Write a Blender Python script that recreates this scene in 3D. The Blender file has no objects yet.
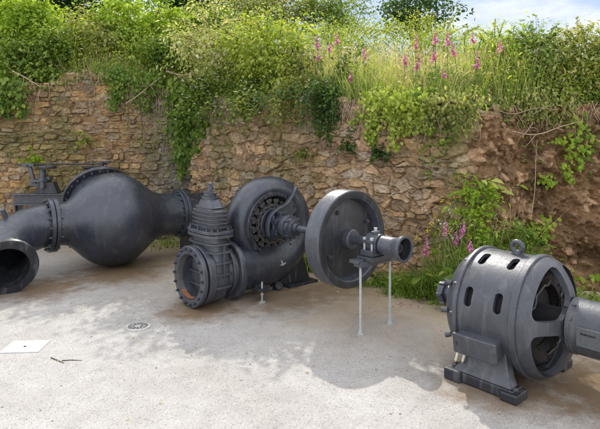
import bpy, bmesh, math, random
import numpy as np
from mathutils import Vector, Matrix

random.seed(7)
RNG = np.random.default_rng(11)
PI = math.pi
SC = bpy.context.scene
COL = SC.collection
F, HZ, CAMH = 520.0, 140.0, 1.6           # focal length in photo pixels, horizon row, eye height


def at(px, py, Y):
    return ((px - 300) / F * Y, Y, CAMH - (py - HZ) / F * Y)


def G(px, py):
    d = F * CAMH / (py - HZ)
    return ((px - 300) / F * d, d, 0.0)


# ------------------------------------------------------------------ noise
_TAB = np.random.default_rng(5).random((256, 256))


def vnoise(x, y, s=0):
    x = np.asarray(x, float) + s * 17.3
    y = np.asarray(y, float) + s * 31.7
    xi, yi = np.floor(x).astype(int), np.floor(y).astype(int)
    fx, fy = x - xi, y - yi
    fx, fy = fx * fx * (3 - 2 * fx), fy * fy * (3 - 2 * fy)
    a, b = _TAB[xi % 256, yi % 256], _TAB[(xi + 1) % 256, yi % 256]
    c, d = _TAB[xi % 256, (yi + 1) % 256], _TAB[(xi + 1) % 256, (yi + 1) % 256]
    return (a * (1 - fx) + b * fx) * (1 - fy) + (c * (1 - fx) + d * fx) * fy


def fbm(x, y, s=0, o=4):
    t, a, n = 0, 1.0, 0
    for k in range(o):
        t = t + a * vnoise(np.asarray(x) * 2 ** k, np.asarray(y) * 2 ** k, s + k)
        n += a
        a *= .5
    return t / n


def sstep(a, b, x):
    t = np.clip((x - a) / (b - a), 0, 1)
    return t * t * (3 - 2 * t)


# ------------------------------------------------------------------ materials
def new_mat(name):
    m = bpy.data.materials.new(name)
    m.use_nodes = True
    nt = m.node_tree
    nt.nodes.clear()
    return m, nt, nt.nodes, nt.links


def N(nt, t, **kw):
    n = nt.nodes.new(t)
    for k, v in kw.items():
        if k.startswith('i_'):
            n.inputs[k[2:].replace('_', ' ')].default_value = v
        else:
            setattr(n, k, v)
    return n


def ramp(nt, pts):
    r = nt.nodes.new('ShaderNodeValToRGB')
    e = r.color_ramp.elements
    while len(e) < len(pts):
        e.new(.5)
    for q, (p, c) in zip(e, pts):
        q.position = p
        q.color = (c[0], c[1], c[2], 1) if not isinstance(c, (int, float)) else (c, c, c, 1)
    return r


def mixc(nt, a, b, f, mode='MIX'):
    m = nt.nodes.new('ShaderNodeMix')
    m.data_type = 'RGBA'
    m.blend_type = mode
    for s, v in ((0, f), (6, a), (7, b)):
        if hasattr(v, 'links') or isinstance(v, bpy.types.NodeSocket):
            nt.links.new(v, m.inputs[s])
        else:
            m.inputs[s].default_value = v if s == 0 else (v[0], v[1], v[2], 1)
    return m.outputs[2]


def metal(name, c, rough=.42, var=.35, rust=0.0, spec=.5, bump=.12, dust=.25, metallic=0.0):
    """painted cast iron: blotchy paint, pale dust in patches, fine casting texture"""
    m, nt, nodes, L = new_mat(name)
    out, p = N(nt, 'ShaderNodeOutputMaterial'), N(nt, 'ShaderNodeBsdfPrincipled')
    L.new(p.outputs[0], out.inputs[0])
    tc = N(nt, 'ShaderNodeTexCoord')
    n1 = N(nt, 'ShaderNodeTexNoise', i_Scale=5.0, i_Detail=8.0, i_Roughness=.65)
    n2 = N(nt, 'ShaderNodeTexNoise', i_Scale=38.0, i_Detail=5.0, i_Roughness=.6)
    n3 = N(nt, 'ShaderNodeTexNoise', i_Scale=190.0, i_Detail=3.0)
    mp = N(nt, 'ShaderNodeMapping')
    mp.inputs['Scale'].default_value = (9, 9, 1.6)
    n4 = N(nt, 'ShaderNodeTexNoise', i_Scale=2.0, i_Detail=6.0)
    L.new(tc.outputs['Object'], mp.inputs[0])
    L.new(mp.outputs[0], n4.inputs['Vector'])
    for n in (n1, n2, n3):
        L.new(tc.outputs['Object'], n.inputs['Vector'])
    lo = [v * (1 - var) for v in c]
    hi = [min(1, v * (1 + var)) for v in c]
    r1 = ramp(nt, [(.3, lo), (.7, hi)])
    L.new(n1.outputs[0], r1.inputs[0])
    rd = ramp(nt, [(.52, 0.0), (.72, dust)])
    L.new(n4.outputs[0], rd.inputs[0])
    col = mixc(nt, r1.outputs[0], (.30, .285, .26), rd.outputs[0])
    rs = ramp(nt, [(.60, 0.0), (.70, .5)])
    L.new(n2.outputs[0], rs.inputs[0])
    col = mixc(nt, col, [v * .45 for v in c], rs.outputs[0])
    if rust:
        rr = ramp(nt, [(1 - rust - .1, 0.0), (1 - rust + .1, 1.0)])
        n5 = N(nt, 'ShaderNodeTexNoise', i_Scale=11.0, i_Detail=8.0, i_Roughness=.7)
        L.new(tc.outputs['Object'], n5.inputs['Vector'])
        L.new(n5.outputs[0], rr.inputs[0])
        col = mixc(nt, col, (.14, .065, .03), rr.outputs[0])
    L.new(col, p.inputs['Base Color'])
    rg = ramp(nt, [(.3, max(.05, rough - .1)), (.75, rough + .18)])
    L.new(n2.outputs[0], rg.inputs[0])
    L.new(rg.outputs[0], p.inputs['Roughness'])
    p.inputs['Specular IOR Level'].default_value = spec
    p.inputs['Metallic'].default_value = metallic
    b = N(nt, 'ShaderNodeBump', i_Strength=bump, i_Distance=.01)
    ad = N(nt, 'ShaderNodeMath', operation='ADD')
    L.new(n2.outputs[0], ad.inputs[0])
    L.new(n3.outputs[0], ad.inputs[1])
    L.new(ad.outputs[0], b.inputs['Height'])
    L.new(b.outputs[0], p.inputs['Normal'])
    return m


def leafmat(name, cols, trans=.45, rough=.5, spec=.3):
    m, nt, nodes, L = new_mat(name)
    out = N(nt, 'ShaderNodeOutputMaterial')
    g = N(nt, 'ShaderNodeNewGeometry')
    tc = N(nt, 'ShaderNodeTexCoord')
    no = N(nt, 'ShaderNodeTexNoise', i_Scale=2.3, i_Detail=3.0)
    L.new(tc.outputs['Object'], no.inputs['Vector'])
    ad = N(nt, 'ShaderNodeMath', operation='MULTIPLY_ADD')
    L.new(no.outputs[0], ad.inputs[0])
    ad.inputs[1].default_value = .9
    ad.inputs[2].default_value = -.45
    a2 = N(nt, 'ShaderNodeMath', operation='ADD', use_clamp=True)
    L.new(ad.outputs[0], a2.inputs[0])
    L.new(g.outputs['Random Per Island'], a2.inputs[1])
    r = ramp(nt, [(i / (len(cols) - 1), c) for i, c in enumerate(cols)])
    L.new(a2.outputs[0], r.inputs[0])
    p = N(nt, 'ShaderNodeBsdfPrincipled')
    L.new(r.outputs[0], p.inputs['Base Color'])
    p.inputs['Roughness'].default_value = rough
    p.inputs['Specular IOR Level'].default_value = spec
    t = N(nt, 'ShaderNodeBsdfTranslucent')
    tcx = mixc(nt, r.outputs[0], (1.35, 1.25, .55), 1.0, 'MULTIPLY')
    L.new(tcx, t.inputs[0])
    mx = N(nt, 'ShaderNodeMixShader')
    mx.inputs[0].default_value = trans
    L.new(p.outputs[0], mx.inputs[1])
    L.new(t.outputs[0], mx.inputs[2])
    L.new(mx.outputs[0], out.inputs[0])
    return m


def attr_mat(name, rough=.9, bump=.5, scale=40, spec=.2):
    m, nt, nodes, L = new_mat(name)
    out, p = N(nt, 'ShaderNodeOutputMaterial'), N(nt, 'ShaderNodeBsdfPrincipled')
    L.new(p.outputs[0], out.inputs[0])
    at_ = N(nt, 'ShaderNodeAttribute', attribute_name='tint')
    tc = N(nt, 'ShaderNodeTexCoord')
    n1 = N(nt, 'ShaderNodeTexNoise', i_Scale=float(scale), i_Detail=8.0, i_Roughness=.7)
    n2 = N(nt, 'ShaderNodeTexNoise', i_Scale=9.0, i_Detail=6.0, i_Roughness=.65)
    for n in (n1, n2):
        L.new(tc.outputs['Object'], n.inputs['Vector'])
    r1 = ramp(nt, [(.25, .55), (.55, 1.0), (.8, 1.5)])
    L.new(n1.outputs[0], r1.inputs[0])
    c = mixc(nt, at_.outputs['Color'], r1.outputs[0], 1.0, 'MULTIPLY')
    r2 = ramp(nt, [(.35, (.75, .68, .6)), (.65, (1.15, 1.12, 1.1))])
    L.new(n2.outputs[0], r2.inputs[0])
    c = mixc(nt, c, r2.outputs[0], 1.0, 'MULTIPLY')
    L.new(c, p.inputs['Base Color'])
    p.inputs['Roughness'].default_value = rough
    p.inputs['Specular IOR Level'].default_value = spec
    b = N(nt, 'ShaderNodeBump', i_Strength=bump, i_Distance=.02)
    L.new(n1.outputs[0], b.inputs['Height'])
    L.new(b.outputs[0], p.inputs['Normal'])
    return m


def plain(name, c, rough=.6, var=.25, scale=25, spec=.4, metallic=0.0, bump=.1):
    m, nt, nodes, L = new_mat(name)
    out, p = N(nt, 'ShaderNodeOutputMaterial'), N(nt, 'ShaderNodeBsdfPrincipled')
    L.new(p.outputs[0], out.inputs[0])
    tc = N(nt, 'ShaderNodeTexCoord')
    n1 = N(nt, 'ShaderNodeTexNoise', i_Scale=float(scale), i_Detail=6.0, i_Roughness=.65)
    L.new(tc.outputs['Object'], n1.inputs['Vector'])
    r = ramp(nt, [(.3, [v * (1 - var) for v in c]), (.7, [min(1, v * (1 + var)) for v in c])])
    L.new(n1.outputs[0], r.inputs[0])
    L.new(r.outputs[0], p.inputs['Base Color'])
    p.inputs['Roughness'].default_value = rough
    p.inputs['Metallic'].default_value = metallic
    p.inputs['Specular IOR Level'].default_value = spec
    b = N(nt, 'ShaderNodeBump', i_Strength=bump, i_Distance=.01)
    L.new(n1.outputs[0], b.inputs['Height'])
    L.new(b.outputs[0], p.inputs['Normal'])
    return m


M = {}
M['iron'] = metal('dark_iron_paint', (.028, .033, .046), .29, var=.25, dust=.10, spec=.65, rust=.27, bump=.16)
M['iron_dark'] = metal('darker_iron_paint', (.020, .022, .028), .38, rust=.27, spec=.5)
M['iron_grey'] = metal('grey_iron_paint', (.050, .055, .068), .33, rust=.27, spec=.6, dust=.14, bump=.16)
M['iron_black'] = metal('wheel_web_paint', (.018, .019, .023), .40, dust=.10)
M['motor'] = metal('motor_paint', (.045, .049, .059), .39, var=.26, dust=.16, spec=.55, rust=.25, bump=.16)
M['drain_pit'] = plain('drain_pit_metal', (.10, .098, .092), .7, .4, 30)  # darker grey standing in for shade between the grate bars
M['drain'] = plain('drain_rim_metal', (.34, .33, .31), .6, .3, 30)
M['rust_in'] = metal('rusty_bore', (.10, .095, .09), .7, rust=.34, dust=.2)
M['rust_orange'] = plain('orange_rust', (.30, .12, .045), .85, .5, 30)
M['link'] = metal('rusty_links', (.035, .033, .032), .5, rust=.33)
M['void'] = plain('dark_interior', (.012, .012, .013), .8)  # near-black colour standing in for the shade inside openings
M['coil'] = plain('copper_coils', (.014, .010, .009), .5, .8, 40)  # copper darkened to near black, shade inside the motor put into its colour
M['steel'] = plain('bright_steel', (.42, .43, .45), .38, .2, 30, .5, .7)
M['galv'] = plain('galvanised_post', (.42, .45, .44), .5, .15, 30, .5, .3)
M['stone'] = attr_mat('rubble_stone', bump=.55, scale=34)
M['earth'] = attr_mat('bare_earth', bump=.9, scale=26)
M['soil'] = plain('hill_soil', (.07, .075, .03), .95, .5, 3)
M['bark'] = plain('bark', (.10, .07, .045), .9, .4, 30)
M['root'] = plain('dry_root', (.34, .25, .17), .9, .3, 30)
M['stem'] = plain('green_stem', (.10, .15, .04), .7, .3, 20)
M['white_paint'] = plain('white_plate', (.60, .595, .58), .5, .16, 9)
M['cable'] = plain('cream_cable', (.62, .55, .44), .6, .15, 20)
M['brass'] = plain('brass', (.45, .26, .08), .4, .3, 30, .5, .6)
M['name'] = plain('name_plate_metal', (.075, .08, .085), .38, .25, 60)
M['letters'] = plain('plate_lettering', (.035, .035, .038), .5, .2, 60)
M['leaf_bright'] = leafmat('bright_leaves', [(0.13, 0.23, 0.02), (0.28, 0.42, 0.04), (0.44, 0.56, 0.09)], 0.58)
M['leaf_mid'] = leafmat('mid_leaves', [(0.055, 0.115, 0.018), (0.15, 0.25, 0.035), (0.3, 0.38, 0.08)], 0.5)
M['leaf_dark'] = leafmat('dark_leaves', [(0.021, 0.054, 0.013), (0.045, 0.102, 0.021), (0.090, 0.165, 0.033)], .35)
M['leaf_lime'] = leafmat('lime_leaves', [(0.16, 0.25, 0.03), (0.33, 0.43, 0.06), (0.5, 0.55, 0.15)], 0.54)
M['leaf_olive'] = leafmat('olive_leaves', [(0.13, 0.18, 0.04), (0.26, 0.31, 0.075), (0.48, 0.47, 0.2)], 0.52)
M['leaf_pale'] = leafmat('pale_leaves', [(0.2, 0.25, 0.08), (0.38, 0.42, 0.17), (0.66, 0.64, 0.42)], 0.45)
M['grass'] = leafmat('grass_blades', [(0.15, 0.27, 0.04), (0.33, 0.45, 0.11), (0.54, 0.57, 0.25)], 0.5)
M['grass_green'] = leafmat('green_blades', [(0.09, 0.18, 0.025), (0.21, 0.33, 0.05), (0.38, 0.46, 0.11)], 0.5)
M['grass_dry'] = leafmat('dry_blades', [(0.4, 0.33, 0.16), (0.58, 0.49, 0.28), (0.7, 0.64, 0.44)], 0.4)
M['pink'] = leafmat('foxglove_pink', [(0.48, 0.14, 0.38), (0.66, 0.28, 0.54), (0.78, 0.52, 0.7)], 0.35)
M['petal'] = leafmat('white_petals', [(.6, .6, .5), (.75, .75, .68), (.8, .8, .75)], .3)
M['yellow'] = leafmat('yellow_petals', [(.6, .45, .03), (.7, .55, .05), (.75, .6, .1)], .3)


# ------------------------------------------------------------------ mesh tools
def link_mesh(name, me, mat, parent=None, smooth=35):
    o = bpy.data.objects.new(name, me)
    COL.objects.link(o)
    if mat is not None:
        me.materials.append(mat)
    if smooth is not None:
        me.shade_smooth()
        me.set_sharp_from_angle(angle=math.radians(smooth))
    if parent:
        o.parent = parent
    return o


def np_mesh(name, V, faces):
    """faces: one (n,k) integer array"""
    me = bpy.data.meshes.new(name)
    V = np.ascontiguousarray(V, dtype=np.float32)
    faces = np.ascontiguousarray(faces, dtype=np.int32)
    n, k = faces.shape
    me.vertices.add(len(V))
    me.vertices.foreach_set('co', V.ravel())
    me.loops.add(n * k)
    me.loops.foreach_set('vertex_index', faces.ravel())
    me.polygons.add(n)
    me.polygons.foreach_set('loop_start', np.arange(0, n * k, k, dtype=np.int32))
    me.update(calc_edges=True)
    pass
    return me


def tag(o, label, cat, group=None, kind=None):
    if label:
        o['label'] = label
    if cat:
        o['category'] = cat
    if group:
        o['group'] = group
    if kind:
        o['kind'] = kind
    return o


def thing(name, label, cat, loc=(0, 0, 0), rz=0.0, group=None):
    o = bpy.data.objects.new(name, None)
    o.empty_display_size = .2
    COL.objects.link(o)
    o.location = loc
    o.rotation_euler = (0, 0, rz)
    return tag(o, label, cat, group)


class MB:
    def __init__(s):
        s.v, s.f = [], []

    def add(s, vs, fs):
        b = len(s.v)
        s.v += [tuple(v) for v in vs]
        s.f += [tuple(i + b for i in f) for f in fs]
        return s

    def box(s, c, d, rot=None):
        hx, hy, hz = d[0] / 2, d[1] / 2, d[2] / 2
        vs = [Vector((x, y, z)) for x in (-hx, hx) for y in (-hy, hy) for z in (-hz, hz)]
        if rot is not None:
            vs = [rot @ v for v in vs]
        c = Vector(c)
        return s.add([v + c for v in vs], [(0, 1, 3, 2), (4, 6, 7, 5), (0, 4, 5, 1), (2, 3, 7, 6), (0, 2, 6, 4), (1, 5, 7, 3)])

    def lathe(s, prof, o=(0, 0, 0), ax=(1, 0, 0), n=64, closed=False):
        """prof: (distance along axis, radius) pairs, revolved round axis ax through o"""
        ax = Vector(ax).normalized()
        up = Vector((0, 0, 1)) if abs(ax.z) < .9 else Vector((1, 0, 0))
        e1 = ax.cross(up).normalized()
        e2 = ax.cross(e1)
        o = Vector(o)
        vs, fs = [], []
        for (t, r) in prof:
            for k in range(n):
                a = 2 * PI * k / n
                vs.append(o + ax * t + (e1 * math.cos(a) + e2 * math.sin(a)) * max(r, 1e-4))
        m = len(prof)
        for i in range(m if closed else m - 1):
            j = (i + 1) % m
            for k in range(n):
                q = (k + 1) % n
                fs.append((i * n + k, i * n + q, j * n + q, j * n + k))
        return s.add(vs, fs)

    def cyl(s, a, b, r, n=24, r2=None):
        a, b = Vector(a), Vector(b)
        h = (b - a).length
        r2 = r if r2 is None else r2
        return s.lathe([(0, 0), (0, r), (h, r2), (h, 0)], a, b - a, n)

    def tube(s, path, rad, n=16, cap=True, asp=None):
        P = [Vector(p) for p in path]
        if not hasattr(rad, '__len__'):
            rad = [rad] * len(P)
        T = []
        for i in range(len(P)):
            t = P[min(i + 1, len(P) - 1)] - P[max(i - 1, 0)]
            T.append(t.normalized() if t.length > 1e-9 else Vector((0, 0, 1)))
        up = Vector((0, 0, 1)) if abs(T[0].z) < .9 else Vector((1, 0, 0))
        e = T[0].cross(up).normalized()
        vs, fs = [], []
        for i, p in enumerate(P):
            e = (e - T[i] * e.dot(T[i])).normalized()
            f = T[i].cross(e)
            for k in range(n):
                a = 2 * PI * k / n
                vs.append(p + (e * math.cos(a) * (asp[i] if asp else 1) + f * math.sin(a)) * rad[i])
        for i in range(len(P) - 1):
            for k in range(n):
                q = (k + 1) % n
                fs.append((i * n + k, i * n + q, (i + 1) * n + q, (i + 1) * n + k))
        if cap:
            fs.append(tuple(range(n)))
            fs.append(tuple(reversed(range((len(P) - 1) * n, len(P) * n))))
        return s.add(vs, fs)

    def sweep(s, path, side, w, h):
        """rectangular bar along path; side(i) width direction, w/h lists"""
        P = [Vector(p) for p in path]
        n = len(P)
        vs, fs = [], []
        for i, p in enumerate(P):
            t = (P[min(i + 1, n - 1)] - P[max(i - 1, 0)]).normalized()
            sd = Vector(side) if not callable(side) else Vector(side(i))
            sd = (sd - t * sd.dot(t)).normalized()
            nn = t.cross(sd)
            ww = w[i] if hasattr(w, '__len__') else w
            hh = h[i] if hasattr(h, '__len__') else h
            c = .28
            for (a, b) in ((-1, -1 + c), (-1 + c, -1), (1 - c, -1), (1, -1 + c), (1, 1 - c), (1 - c, 1), (-1 + c, 1), (-1, 1 - c)):
                vs.append(p + sd * a * ww / 2 + nn * b * hh / 2)
        for i in range(n - 1):
            for k in range(8):
                q = (k + 1) % 8
                fs.append((i * 8 + k, i * 8 + q, i * 8 + 8 + q, i * 8 + 8 + k))
        fs.append(tuple(reversed(range(8))))
        fs.append(tuple(range((n - 1) * 8, n * 8)))
        return s.add(vs, fs)

    def prism(s, poly, o, e1, e2, th):
        o, e1, e2 = Vector(o), Vector(e1), Vector(e2)
        nn = e1.cross(e2).normalized() * th / 2
        a = [o + e1 * x + e2 * y - nn for x, y in poly]
        b = [o + e1 * x + e2 * y + nn for x, y in poly]
        n = len(poly)
        return s.add(a + b, [tuple(reversed(range(n))), tuple(range(n, 2 * n))] +
                     [(i, (i + 1) % n, n + (i + 1) % n, n + i) for i in range(n)])

    def mesh(s, name):
        me = bpy.data.meshes.new(name)
        me.from_pydata(s.v, [], s.f)
        bm = bmesh.new()
        bm.from_mesh(me)
        bmesh.ops.remove_doubles(bm, verts=bm.verts, dist=2e-4)
        bmesh.ops.recalc_face_normals(bm, faces=bm.faces)
        bm.to_mesh(me)
        bm.free()
        return me

    def build(s, name, mat, parent=None, bevel=0, smooth=35, seg=2):
        o = link_mesh(name, s.mesh(name), mat, parent, smooth)
        if bevel:
            b = o.modifiers.new('edge', 'BEVEL')
            b.width, b.segments, b.limit_method, b.angle_limit = bevel, seg, 'ANGLE', math.radians(40)
            b.harden_normals = True
        return o


BOLT = {}


def bolts(parent, o, ax, R, n, size, h, mat, ph=0.0):
    """n hexagon heads on a bolt circle, each an object of its own under its flange"""
    ax = Vector(ax).normalized()
    up = Vector((0, 0, 1)) if abs(ax.z) < .9 else Vector((1, 0, 0))
    e1 = ax.cross(up).normalized()
    e2 = ax.cross(e1)
    key = (size, h, mat.name)
    if key not in BOLT:
        BOLT[key] = MB().lathe([(0, 0), (0, size), (h, size), (h, size * .55), (h * 1.7, size * .5), (h * 1.7, 0)], ax=(0, 0, 1), n=6).mesh('bolt')
        BOLT[key].materials.append(mat)
    for k in range(n):
        a = 2 * PI * k / n + ph
        b = bpy.data.objects.new('bolt', BOLT[key])
        COL.objects.link(b)
        b.parent = parent
        b.location = Vector(o) + (e1 * math.cos(a) + e2 * math.sin(a)) * R
        b.rotation_mode = 'QUATERNION'
        b.rotation_quaternion = ax.to_track_quat('Z', 'Y')


def ring_flange(mb, o, ax, r_in, r_out, th):
    c = min(.006, th * .2)
    mb.lathe([(-th / 2, r_in), (-th / 2, r_out - c), (-th / 2 + c, r_out), (th / 2 - c, r_out), (th / 2, r_out - c), (th / 2, r_in)],
             o, ax, 72, closed=True)


def smooth_prof(pts, k=6):
    """Catmull-Rom through (t, r) pairs"""
    out = []
    n = len(pts)
    for i in range(n - 1):
        p0, p1, p2, p3 = (np.array(pts[max(0, min(n - 1, j))], float) for j in (i - 1, i, i + 1, i + 2))
        for q in range(k):
            t = q / k
            out.append(tuple(.5 * (2 * p1 + (p2 - p0) * t + (2 * p0 - 5 * p1 + 4 * p2 - p3) * t * t + (3 * p1 - p0 - 3 * p2 + p3) * t ** 3)))
    out.append(tuple(pts[-1]))
    return out


# ================================================================== ROOM OF THE PLACE: plan of the walls
CX, CY = -1.76, 8.30                      # inner corner of the two stone walls
EX, EY = 1.86, 5.28                       # free end of the long wall
BX0, BY0, BX1, BY1 = 1.55, 5.80, 7.5, 5.45   # foot of the earth bank


def lip(x):
    """y of the wall / bank crest for a given x"""
    x = np.asarray(x, float)
    l = np.where(x < CX, CY, np.where(x < EX, CY + (x - CX) / (EX - CX) * (EY - CY), BY0 + (x - BX0) / (BX1 - BX0) * (BY1 - BY0) + .28))
    t = sstep(1.4, 2.1, x)
    a = CY + (np.clip(x, CX, 3) - CX) / (EX - CX) * (EY - CY)
    b = BY0 + (x - BX0) / (BX1 - BX0) * (BY1 - BY0) + .30
    return np.where(x < CX, CY, np.where(x < 1.4, a, np.where(x < 2.1, a * (1 - t) + b * t, b)))


def crest(x):
    """height of the wall top for a given x"""
    return np.interp(x, [-9, -5, -4.3, -3.4, -2.6, -1.9, -1.0, .2, 1.0, 1.85, 2.6, 7.5], [2.2, 2.25, 2.45, 2.72, 2.52, 2.35, 2.20, 2.12, 1.98, 1.92, 2.0, 2.1])


def hill(x, y):
    s = np.maximum(0, y - lip(x))
    left = sstep(1.0, -3.0, x)
    h = crest(x) - .05 + (.16 + .22 * left) * np.minimum(s, 5) + .05 * np.maximum(s - 5, 0) * (1 + left)
    h = h - .15 * sstep(.35, 0, s)
    return h + (fbm(np.asarray(x) * 1.3, np.asarray(y) * 1.3, 3) - .5) * .22 * sstep(0, .8, s)


# ------------------------------------------------------------------ stone walls (height fields of fitted stones)
def stone_wall(name, label, p0, p1, cell, jit, cols, depth, seed, gap, top_fn, flip=1, res=.0095, moss=.0, thick=.45, warp=1.0, round_end=0, grey=None, big_stones=()):
    rng = np.random.default_rng(seed)
    p0, p1 = np.array(p0, float), np.array(p1, float)
    Lw = np.linalg.norm(p1 - p0)
    e = (p1 - p0) / Lw
    nrm = np.array([e[1], -e[0]])                     # outward: towards the yard
    if nrm[1] > 0:
        nrm = -nrm
    na = int(Lw / res) + 1
    H = 2.9
    nz = int(H / res) + 1
    A, Z = np.meshgrid(np.linspace(0, Lw, na), np.linspace(0, 1, nz), indexing='ij')
    topz = top_fn(p0[0] + e[0] * A[:, :1])
    topz = topz + (fbm(A[:, :1] * 3, 0 * A[:, :1], seed) - .5) * .25 + (fbm(A[:, :1] * 11, 0 * A[:, :1], seed + 1, 2) - .5) * .16
    Z = -.04 + Z * (topz + .04)
    # seeds: rough courses of stones
    S = []
    z = -.1
    while z < H + .2:
        ch = cell[1] * rng.uniform(.55, 1.5)
        a = -.3 + rng.uniform(0, cell[0])
        while a < Lw + .3:
            w = cell[0] * rng.uniform(.45, 1.75)
            big = rng.random() < .1
            S.append((a + w / 2, z + ch / 2 + rng.normal() * jit * ch, w, ch * (1.35 if big else 1)))
            a += w
        z += ch
    S += [(f_ * Lw, z_, w_, h_) for (f_, z_, w_, h_) in big_stones]
    S = np.array(S)
    wa = A + (fbm(A * 6, Z * 6, seed + 2, 4) - .5) * .12 * warp
    wz = Z + (fbm(A * 5 + 9, Z * 7, seed + 3, 4) - .5) * .10 * warp + (vnoise(A * .9, Z * .5, seed + 9) - .5) * .20 * warp
    fa, fz = wa.ravel(), wz.ravel()
    n = len(fa)
    i1 = np.zeros(n, int)
    d1 = np.zeros(n)
    d2 = np.zeros(n)
    for b in range(0, n, nz * 12):
        sl = slice(b, min(n, b + nz * 12))
        near = np.where((S[:, 0] > fa[sl].min() - .5) & (S[:, 0] < fa[sl].max() + .5))[0]
        T_ = S[near]
        du = np.abs(fa[sl, None] - T_[None, :, 0]) / T_[None, :, 2]
        dv = np.abs(fz[sl, None] - T_[None, :, 1]) / T_[None, :, 3]
        du, dv = du * du, dv * dv
        D = (du * du + dv * dv) ** .25
        idx = np.argpartition(D, 2, axis=1)[:, :2]
        v = np.take_along_axis(D, idx, 1)
        sw = v[:, 0] > v[:, 1]
        idx[sw] = idx[sw][:, ::-1]
        v[sw] = v[sw][:, ::-1]
        i1[sl], d1[sl], d2[sl] = near[idx[:, 0]], v[:, 0], v[:, 1]
    edge = (d2 - d1) * np.minimum(S[i1, 2], S[i1, 3]) * .8
    edge = edge + (fbm(fa * 22, fz * 22, seed + 5, 3) - .5) * .018
    face = sstep(gap * .2, gap * 1.25, edge)
    K = len(S)
    off = rng.normal(0, 1, K) * depth * .42
    tx, tz = rng.normal(0, .14, K), rng.normal(0, .18, K)
    h = face * (depth + off[i1] + tx[i1] * (fa - S[i1, 0]) + tz[i1] * (fz - S[i1, 1]))
    h = h + (fbm(fa * 9, fz * 9, seed + 6, 4) - .5) * .055 * (.4 + face) + (fbm(fa * 35, fz * 35, seed + 7, 3) - .5) * .020
    h = h - .022 * np.abs(2 * fbm(fa * 11 + 3, fz * 15, seed + 20, 3) - 1) * (.3 + face) + (vnoise(fa * 70, fz * 70, seed + 21) - .5) * .010
    h = h + (fbm(fa * .8, fz * .8, seed + 8, 2) - .5) * .16
    if round_end:
        h = h - round_end * sstep(Lw - .42, Lw + .02, fa + (vnoise(fz * 4, fz * 0, 3) - .5) * .15) ** 2
    cols = np.array(cols)
    pick = cols[rng.integers(0, len(cols), K)] * rng.uniform(.70, 1.22, (K, 1))
    c = pick[i1]
    dirt = np.array([.27, .185, .105])
    lump = sstep(.42, .62, fbm(fa * 1.1 + 4, fz * 1.1, seed + 11, 4))[:, None]    # earth washed down over the face
    cf = np.clip(face[:, None] - .28 * lump, 0, 1)
    soil = dirt[None, :] * (.7 + .7 * fbm(fa * 7, fz * 7, seed + 12)[:, None])
    c = soil * (1 - cf) + c * cf
    if moss:
        mk = sstep(.55 - .1 * moss, .7, fbm(fa * 1.7, fz * 1.4, seed + 14, 4))[:, None] * moss
        c = c * (1 - mk) + np.array([.10, .12, .035]) * mk
    if grey:                                          # slaty grey stones towards the corner
        gx = p0[0] + e[0] * S[i1, 0]
        gk = (sstep(grey[0], grey[1], gx) * .8)[:, None]
        c = c * (1 - gk) + (c.mean(1, keepdims=True) * np.array([.92, .93, .84])) * gk
    A1, Z1 = A.ravel(), Z.ravel()
    X = p0[0] + e[0] * A1 + nrm[0] * h
    Y = p0[1] + e[1] * A1 + nrm[1] * h
    V = np.stack([X, Y, Z1], 1)
    q = np.arange(na * nz).reshape(na, nz)
    Fq = np.stack([q[:-1, :-1], q[1:, :-1], q[1:, 1:], q[:-1, 1:]], -1).reshape(-1, 4)
    # closing skirt: sides, top and back
    ring = np.concatenate([q[:, 0], q[-1, 1:], q[-2::-1, -1], q[0, -2:0:-1]])
    B = V[ring].copy()
    B[:, 0] = p0[0] + e[0] * A1[ring] - nrm[0] * thick
    B[:, 1] = p0[1] + e[1] * A1[ring] - nrm[1] * thick
    m = len(ring)
    ib = len(V) + np.arange(m)
    Fs = np.stack([ring, np.roll(ring, -1), np.roll(ib, -1), ib], -1)
    V = np.concatenate([V, B])
    c = np.concatenate([c, c[ring]])
    me = np_mesh(name, V, np.concatenate([Fq, Fs]))
    ca = me.color_attributes.new('tint', 'FLOAT_COLOR', 'POINT')
    ca.data.foreach_set('color', np.concatenate([c, np.ones((len(c), 1))], 1).astype(np.float32).ravel())
    o = link_mesh(name, me, M['stone'], None, None)
    me.shade_flat()
    return tag(o, label, 'wall')


TAN = [(.40, .29, .18), (.46, .35, .23), (.34, .26, .175), (.43, .35, .25), (.31, .23, .15), (.48, .34, .19), (.38, .32, .25), (.44, .31, .20)]
OCH = [(.37, .26, .145), (.43, .30, .16), (.32, .23, .14), (.39, .30, .195), (.29, .225, .155), (.36, .30, .215), (.42, .28, .135)]
stone_wall('stone_wall', 'coursed ochre rubble wall standing behind the bulging pipe vessel', (-6.6, CY), (CX + .12, CY), (.165, .072), .20, OCH,
             .026, 3, .009, crest, moss=.5, grey=(-2.75, -1.9), warp=.42)
stone_wall('stone_wall', 'long tan rubble wall running behind the spoked turbine and flywheel', (CX - .02, CY + .02), (EX, EY), (.165, .095), .34, TAN,
           .025, 8, .008, crest, moss=.42, round_end=.34, warp=.75, big_stones=((.90, 1.26, .46, .24), (.925, 1.02, .40, .19), (.86, .62, .36, .20), (.80, 1.10, .30, .22), (.72, .80, .34, .2)))


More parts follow.
